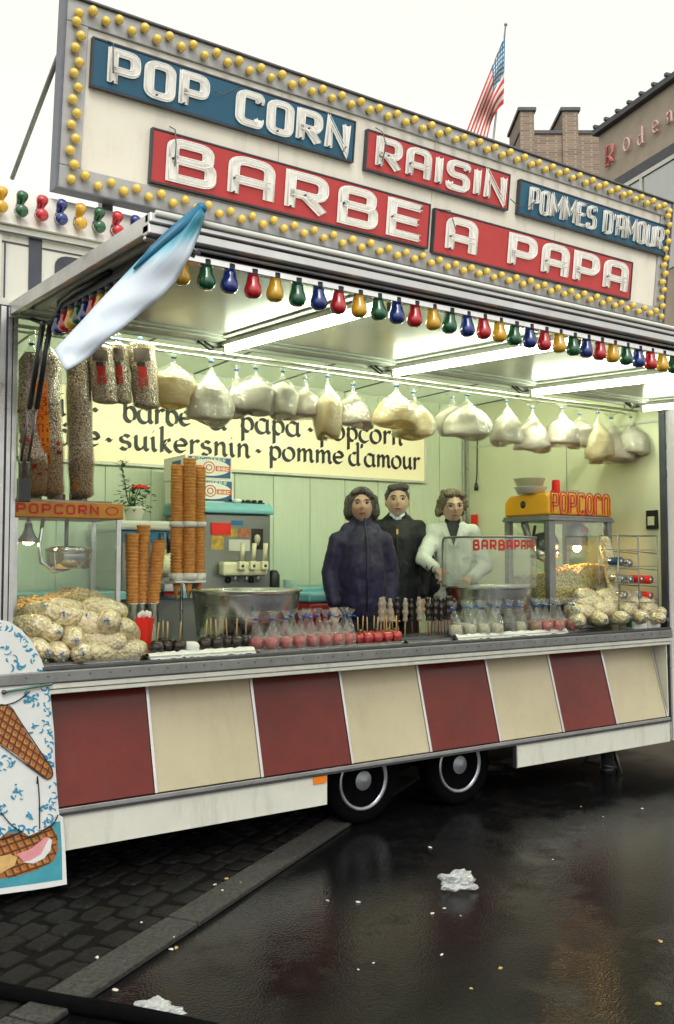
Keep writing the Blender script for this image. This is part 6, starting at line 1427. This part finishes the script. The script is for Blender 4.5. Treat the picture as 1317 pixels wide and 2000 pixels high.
    # things on the back counter
    b = P(537,1140,1.72); o = thing('dark_flask', 'short dark flask on the back counter beside the grey machine', 'flask', (b.x,1.74,1.431)); MB().lathe([(0,.0),(.045,.0),(.05,.02),(.05,.10),(.035,.13),(.02,.14),(0,.14)], 18, (b.x,1.74,1.431)).build('body', M['blackplastic'], o)
    b = P(566,1136,1.72); o = thing('paper_tub', 'small white tub on the back counter', 'tub', (b.x,1.74,1.431)); MB().lathe([(0,.0),(.036,.0),(.042,.06),(.044,.062),(.038,.062),(0,.05)], 18, (b.x,1.74,1.431)).build('body', M['pot'], o)
    o = thing('cool_box', 'red cool box with pale lid below the back counter', 'cool box', (P(630,1180,1.5).x,1.5,FL)); x = P(630,1180,1.5).x
    MB().box(x-.22, x+.18, 1.34, 1.66, FL+.001, 1.325).build('body', mat('red_plastic', (.32,.015,.015), .35, var=.1), o, bevel=.02); MB().box(x-.23, x+.19, 1.33, 1.66, 1.326, 1.40).build('lid', M['lightblue'], o, bevel=.02)
ice_machines()
# ---------------------------------------------------------------- red straw holder beside the cones
def straw_holder():
    Y = .20; p = P(282,1272,Y); o = thing('spoon_holder', 'tapered red paper holder full of white spoons beside the chocolate tray', 'holder', (p.x,Y,CT))
    MB().lathe([(.0,.008),(.030,.008),(.055,.215),(.0555,.215),(.0,.20)], 4, (p.x,Y,CT), sm=False).build('holder', M['redcard'], o)
    for i in range(8): MB().ell((p.x-.03+.009*i, Y+.01*math.sin(i*3), CT+.228+.006*(i % 3)), (.012,.006,.016), 8, 6).build('spoon', M['pot'], o)
straw_holder()
# ---------------------------------------------------------------- people
def head_shape(v, man=False):
    """unit sphere direction -> head form; face looks along -Y"""
    x, y, z = v; k = 1.0
    r = Vector((x*.074, y*.094, z*.112))
    f = max(0, -y)                                             # how far to the front
    if z < 0: r.x *= 1-.22*(-z)**1.3; r.y *= 1-.10*(-z)        # jaw narrows
    if z < -.35 and y < 0: r.y *= 1.0; r.z *= 1.0+.04*f
    g = lambda cx, cz, sx, sz: math.exp(-((x-cx)/sx)**2-((z-cz)/sz)**2)*(1 if y < 0 else 0)
    r.y -= .022*g(0, -.12, .12, .13)+.012*g(0, .06, .09, .14)      # nose and bridge
    r.y += .010*(g(-.36, .10, .20, .12)+g(.36, .10, .20, .12))     # eye sockets
    r.y -= .006*g(0, .28, .60, .10)                               # brow
    r.y -= .006*g(0, -.45, .26, .07)+.007*g(0, -.80, .26, .14)     # lips and chin
    r.y += .004*g(0, -.60, .30, .06)
    r.y -= .004*(g(-.5, -.2, .22, .2)+g(.5, -.2, .22, .2))         # cheeks
    return r
def hand(b, wrist, d, side, palm_n, curl=.5):
    """palm with five bent fingers; d points along the hand, side across towards the thumb"""
    d = d.normalized(); palm_n = (palm_n-d*palm_n.dot(d)).normalized(); side = (side-d*side.dot(d)).normalized()
    b.cap(wrist, wrist+d*.075+side*.018, .022, .020, 10); b.cap(wrist, wrist+d*.078-side*.018, .022, .018, 10); b.cap(wrist+d*.01, wrist+d*.08, .02, .018, 10)
    for i, L_ in enumerate((.075, .083, .077, .060)):
        p = wrist+d*.082+side*(.031-.0205*i); q = p+(d*math.cos(curl)+palm_n*math.sin(curl))*L_*.5; r_ = q+(d*math.cos(curl*2.2)+palm_n*math.sin(curl*2.2))*L_*.5
        b.cap(p, q, .0095, .0088, 8); b.cap(q, r_, .0088, .0075, 8)
    t0 = wrist+d*.025+side*.026; t1 = t0+(d*.6+side*.7+palm_n*.3).normalized()*.04; t2 = t1+(d*.9+side*.2+palm_n*.4).normalized()*.032
    b.cap(t0, t1, .012, .0105, 8); b.cap(t1, t2, .0105, .009, 8)
def person(label, loc, rot, H, skin, hair_m, jacket, style, pose, head_turn=0.0, head_tilt=0.0, wide=1.0):
    o = thing('person', label, 'person', loc); o.rotation_euler = (0, 0, rot)
    s = H/1.70
    V = lambda x, y, z: Vector((x*s, y*s, z*s))
    hz = 1.70-.118
    HM = Matrix.Rotation(head_turn, 4, 'Z') @ Matrix.Rotation(head_tilt, 4, 'X'); HC = V(0, -.015, hz)
    def hp(v): return HC+(HM.to_3x3() @ (v*s*1.17))
    b = MB()
    # head
    b.ell((0,0,0), (1,1,1), 40, 30, fn=lambda v: head_shape(v)); n0 = len(b.v); b.v = [tuple(hp(Vector(q))) for q in b.v]
    for sd in (-1, 1): b.ell(hp(Vector((sd*.076, .008, -.004))), (.011*s,.020*s,.034*s), 8, 6)
    # neck, trunk, legs
    b.cap(V(0,.012,1.42), hp(Vector((0,.02,-.05))), .056*s, .054*s, 14)
    b.cap(V(0,.015,1.02), V(0,.02,1.30), .115*s, .115*s, 14); b.cap(V(-.13*wide,.015,1.375), V(.13*wide,.015,1.375), .050*s, .050*s, 12); b.cap(V(-.07,.01,.95), V(.07,.01,.95), .125*s, .125*s, 12)
    for sd in (-1, 1):
        b.cap(V(sd*.085,0,.92), V(sd*.09,-.01,.49), .082*s, .054*s); b.cap(V(sd*.09,-.01,.49), V(sd*.09,.01,.08), .052*s, .036*s); b.cap(V(sd*.09,.03,.045), V(sd*.10,-.13,.035), .038*s, .032*s)
    arms = {}
    for nm, sd in (('r', -1), ('l', 1)):
        sh, el, wr_ = [V(*q) for q in pose[nm]]
        b.cap(sh, el, .050*s, .038*s); b.cap(el, wr_, .037*s, .026*s); arms[nm] = (sh, el, wr_)
        d_ = (wr_-el).normalized(); hand(b, wr_+d_*.008, d_, Vector((-sd,-.25,.1)) if pose.get('side') is None else Vector(pose['side']), Vector((0,-.3,-1)) if not pose.get('palm') else Vector(pose['palm']), pose.get('curl', .5))
    remesh(b.build('body', skin, o, local=True), .0075, 2)
    sH = s*1.17
    # eyes, brows, lips
    for sd in (-1, 1):
        MB().ell(hp(Vector((sd*.029,-.0745,.012))), (.0125*sH,.008*sH,.0075*sH), 12, 8).build('eye', M['eyewhite'], o, local=True)
        MB().ell(hp(Vector((sd*.029,-.0805,.012))), (.0066*sH,.004*sH,.0066*sH), 10, 6).build('iris', M['iris'], o, local=True)
        MB().tube([hp(Vector((sd*.029+.015*math.cos(t)*sd, -.0805+.003*abs(math.cos(t)), .0165+.004*math.sin(t)))) for t in (0, .8, 1.57, 2.3, 3.1)], .0022*sH, 6).build('eyelid', M['iris'], o, local=True)
        MB().tube([hp(Vector((sd*(.014+.013*k), -.0895+.0034*k*k*.5, .033+.0035*math.sin(k*1.3)))) for k in range(4)], [.0032*sH,.0042*sH,.0036*sH,.0016*sH], 6).build('eyebrow', hair_m, o, local=True)
    MB().tube([hp(Vector((x, -.0895+18*x*x*.6, -.0485-1.5*x*x))) for x in (-.022,-.012,0,.012,.022)], [.002*sH,.0046*sH,.0056*sH,.0046*sH,.002*sH], 8).build('lips', M['lip'], o, local=True)
    # hair
    hb = MB()
    if style == 'bob':
        hb.ell(hp(Vector((0,.022,.030))), (.094*sH,.102*sH,.104*sH), 26, 18)
        for sd in (-1, 1):
            hb.cap(hp(Vector((sd*.078,-.012,.05))), hp(Vector((sd*.086,.004,-.040))), .028*sH, .034*sH); hb.cap(hp(Vector((sd*.075,.05,.03))), hp(Vector((sd*.072,.05,-.05))), .04*sH, .04*sH)
        hb.cap(hp(Vector((-.055,-.050,.080))), hp(Vector((.0,-.066,.098))), .018*sH, .022*sH); hb.cap(hp(Vector((.0,-.066,.098))), hp(Vector((.066,-.052,.060))), .022*sH, .018*sH); hb.cap(hp(Vector((0,.09,.0))), hp(Vector((0,.075,-.08))), .05*sH, .045*sH)
    elif style == 'short':
        hb.ell(hp(Vector((0,.022,.036))), (.083*sH,.096*sH,.090*sH), 26, 18); hb.cap(hp(Vector((-.045,-.058,.092))), hp(Vector((.05,-.058,.096))), .024*sH, .026*sH)
        for sd in (-1, 1): hb.cap(hp(Vector((sd*.072,.012,.05))), hp(Vector((sd*.074,.014,-.005))), .014*sH, .008*sH)
    else:
        rg = random.Random(9); hb.ell(hp(Vector((0,.026,.030))), (.098*sH,.102*sH,.098*sH), 26, 18)
        for i in range(34):
            a = rg.uniform(-.15, math.pi+.15); zz = rg.uniform(-.05,.10); hb.ell(hp(Vector((.092*math.cos(a)*(1 if zz < .07 else .7), .030+.075*math.sin(a), zz))), rg.uniform(.020,.030)*sH, 10, 8)
        for x in (-.055,-.02,.02,.055): hb.ell(hp(Vector((x,-.058,.092+rg.uniform(-.006,.01)))), .026*sH, 10, 8)
    remesh(hb.build('hair', hair_m, o, local=True), .006, 1, (.02, .009))
    # clothes
    jb = MB(); w = wide; f = jacket['f']
    if jacket['kind'] == 'puffy':
        jb.cap(V(0,.01,.86), V(0,.0,1.12), .185*s*w, .190*s*w, 20); jb.cap(V(0,.0,1.12), V(0,.005,1.30), .190*s*w, .16*s*w, 20); jb.cap(V(-.155*w,.01,1.318), V(.155*w,.01,1.318), .088*s, .088*s, 16); jb.cap(V(-.10*w,.01,1.36), V(.10*w,.01,1.36), .08*s, .08*s, 16); jb.cap(V(-.09,.01,1.40), V(.09,.01,1.40), .07*s, .07*s, 14)
        jb.lathe([(.085*s,0),(.088*s,.05*s),(.082*s,.085*s),(.066*s,.088*s),(.062*s,.0)], 24, V(0,.005,1.425), sy=1.0)
        ra, rb, rc = .078, .070, .058
    elif jacket['kind'] == 'coat':
        jb.cap(V(0,.01,.55), V(0,.01,.95), .185*s*w, .17*s*w, 20); jb.cap(V(0,.01,.95), V(0,.005,1.30), .168*s*w, .150*s*w, 20); jb.cap(V(-.155*w,.012,1.372), V(.155*w,.012,1.372), .080*s, .080*s, 16); jb.cap(V(-.08,.012,1.41), V(.08,.012,1.41), .064*s, .064*s, 14)
        ra, rb, rc = .072, .064, .054
    else:
        jb.cap(V(0,.01,.78), V(0,.01,1.30), .180*s*w, .175*s*w, 20); jb.cap(V(-.16*w,.012,1.375), V(.16*w,.012,1.375), .078*s, .078*s, 16); jb.cap(V(-.07,.015,1.43), V(.07,.015,1.43), .060*s, .060*s, 14)
        for sd in (-1, 1): jb.cap(V(sd*.072,-.03,1.46), V(sd*.05,.055,1.50), .024*s, .026*s)
        jb.cap(V(-.05,.06,1.49), V(.05,.06,1.49), .03*s, .03*s)
        ra, rb, rc = .082, .072, .058
    for nm in ('r', 'l'):
        sh, el, wr_ = arms[nm]; jb.cap(sh, el, ra*s, rb*s, 16); jb.cap(el, wr_-(wr_-el).normalized()*.03, rb*s, rc*s, 16)
    jo = remesh(jb.build('jacket', f, o, local=True), .010, 4, (.10, jacket.get('fold', .02)*1.3))
    t = bpy.data.textures.new('creases', 'DISTORTED_NOISE'); t.noise_scale = .11; t.distortion = 1.8; t.noise_basis = 'VORONOI_F2_F1'; t.noise_distortion = 'BLENDER_ORIGINAL'
    dm = jo.modifiers.new('creases', 'DISPLACE'); dm.texture = t; dm.strength = .004; dm.mid_level = .3; dm.texture_coords = 'LOCAL'
    s2 = jo.modifiers.new('soften', 'SMOOTH'); s2.iterations = 4
    tb = MB()
    for sd in (-1, 1):
        tb.cap(V(sd*.085,0,.93), V(sd*.09,-.01,.49), .10*s, .075*s); tb.cap(V(sd*.09,-.01,.49), V(sd*.09,.01,.07), .074*s, .064*s)
    tb.cap(V(-.06,.01,.95), V(.06,.01,.95), .14*s, .14*s); remesh(tb.build('trousers', M['trousers'], o, local=True), .012, 3)
    for sd in (-1, 1): remesh(MB().cap(V(sd*.09,.035,.048), V(sd*.10,-.145,.042), .046*s, .040*s).build('shoe', M['shoe'], o, local=True), .01, 2)
    return o, V, hp, arms
def face_rot(x, y): return math.atan2(-(0-x)*-1, -(-4.6-y)) if False else -math.atan2(x, y+4.6)
def place(px, py_top, Y, H): # x from the column of the head, feet on the trailer floor
    p = P(px, py_top, Y); return Vector((p.x, Y, FL+.001))
pose_pocket = {'r': [(-.172,.01,1.325), (-.235,.03,1.09), (-.215,-.03,.84)], 'l': [(.172,.01,1.325), (.235,.03,1.09), (.215,-.03,.84)], 'curl': .7}
l1 = place(706, 950, .92, 1.7)
w1, V, hp, arms = person('woman with grey bob in a padded purple jacket behind the counter', l1, face_rot(l1.x, l1.y)+rad(10), 1.655, M['skin'], M['hairgrey'], {'kind': 'puffy', 'f': M['purple'], 'fold': .016}, 'bob', pose_pocket, rad(-8), rad(-3), .98)
MB().tube([V(.012,-.178,.80), V(.012,-.185,1.05), V(.012,-.185,1.28), V(.010,-.10,1.42), V(.010,-.085,1.50)], .006, 6).build('zip', M['blackplastic'], w1, local=True)
MB().lathe([(.060,0),(.063,.05),(.058,.062)], 20, V(0,.01,1.45)).build('scarf', M['blackplastic'], w1, local=True)
l2 = place(776, 941, 1.30, 1.8)
w2, V, hp, arms = person('man with short grey hair in a dark zipped jacket behind the counter', l2, face_rot(l2.x, l2.y), 1.735, M['skin2'], M['hairsalt'], {'kind': 'plain', 'f': M['navy'], 'fold': .018}, 'short', pose_pocket, rad(4), rad(-2), 1.0)
for sd in (-1, 1): MB().prism([V(sd*.008,-.085,1.440), V(sd*.060,-.060,1.475), V(sd*.058,-.035,1.512), V(sd*.022,-.072,1.482)], V(0,-.006,.002)).build('shirt_collar', M['shirt'], w2, local=True)
MB().ell(V(0,-.036,1.425), (.046,.050,.05), 16, 10).build('shirt', M['shirt'], w2, local=True)
MB().tube([V(.0,-.178,.80), V(.0,-.178,1.28), V(.0,-.150,1.36), V(0,-.098,1.43)], .005, 6).build('zip', M['blackplastic'], w2, local=True)
MB().box(-.008,.008,-.006,.0,-.02,.02).build('zip_pull', mat('brass', (.6,.42,.12), .3, 1.0), w2, local=True).location = V(.0,-.162,1.345)
l3 = place(884, 960, 1.02, 1.7)
HR = face_rot(l3.x, l3.y)+rad(2)
inv = Matrix.Rotation(-HR, 3, 'Z'); s3 = 1.69/1.70
def loc3(p): q = inv @ (Vector(p)-l3); return (q.x/s3, q.y/s3, q.z/s3)
hand_t = P(852,1112,.86); elb = P(826,1092,1.02)
pose3 = {'r': [(-.165,.01,1.335), loc3(elb), loc3(hand_t)], 'l': [(.165,.01,1.335), (.255,-.05,1.10), (.13,-.26,1.02)], 'curl': .9}
w3, V, hp, arms = person('woman with wavy hair and glasses in a white coat at the shielded pan', l3, HR, 1.69, M['skin2'], M['hairwave'], {'kind': 'coat', 'f': M['whitecoat'], 'fold': .02}, 'wavy', pose3, rad(10), rad(8), 1.0)
MB().lathe([(.064,0),(.064,.035),(.058,.055),(.05,.055)], 22, V(0,.008,1.44)).build('turtleneck', M['navy'], w3, local=True)
MB().prism([V(-.05,-.098,1.43), V(.0,-.168,1.27), V(.05,-.098,1.43), V(.03,-.075,1.47), V(-.03,-.075,1.47)], V(0,-.006,0)).build('jumper_front', M['navy'], w3, local=True)
for sd in (-1, 1): MB().prism([V(sd*.055,-.085,1.455), V(sd*.085,-.10,1.38), V(sd*.012,-.175,1.255), V(sd*.004,-.170,1.27), V(sd*.045,-.115,1.40)], V(0,-.008,.002)).build('lapel', M['whitecoat'], w3, local=True)
for sd in (-1, 1):
    MB().tube([hp(Vector((sd*.031+.023*math.cos(t), -.097+.006*abs(math.cos(t)), .006+.019*math.sin(t)))) for t in [i*math.pi/8 for i in range(16)]], .0018, 6, closed=True).build('spectacle_rim', M['darksteel'], w3, local=True)
    MB().tube([hp(Vector((sd*.054,-.090,.010))), hp(Vector((sd*.078,-.02,.012)))], .0016, 6).build('spectacle_arm', M['darksteel'], w3, local=True)
MB().tube([hp(Vector((-.010,-.102,.010))), hp(Vector((.010,-.102,.010)))], .0018, 6).build('spectacle_bridge', M['darksteel'], w3, local=True)
d_ = (arms['r'][2]-arms['r'][1]).normalized(); MB().tube([arms['r'][2]-d_*.065, arms['r'][2]-d_*.005], [.048,.042], 16).build('cuff', M['navy'], w3, local=True)
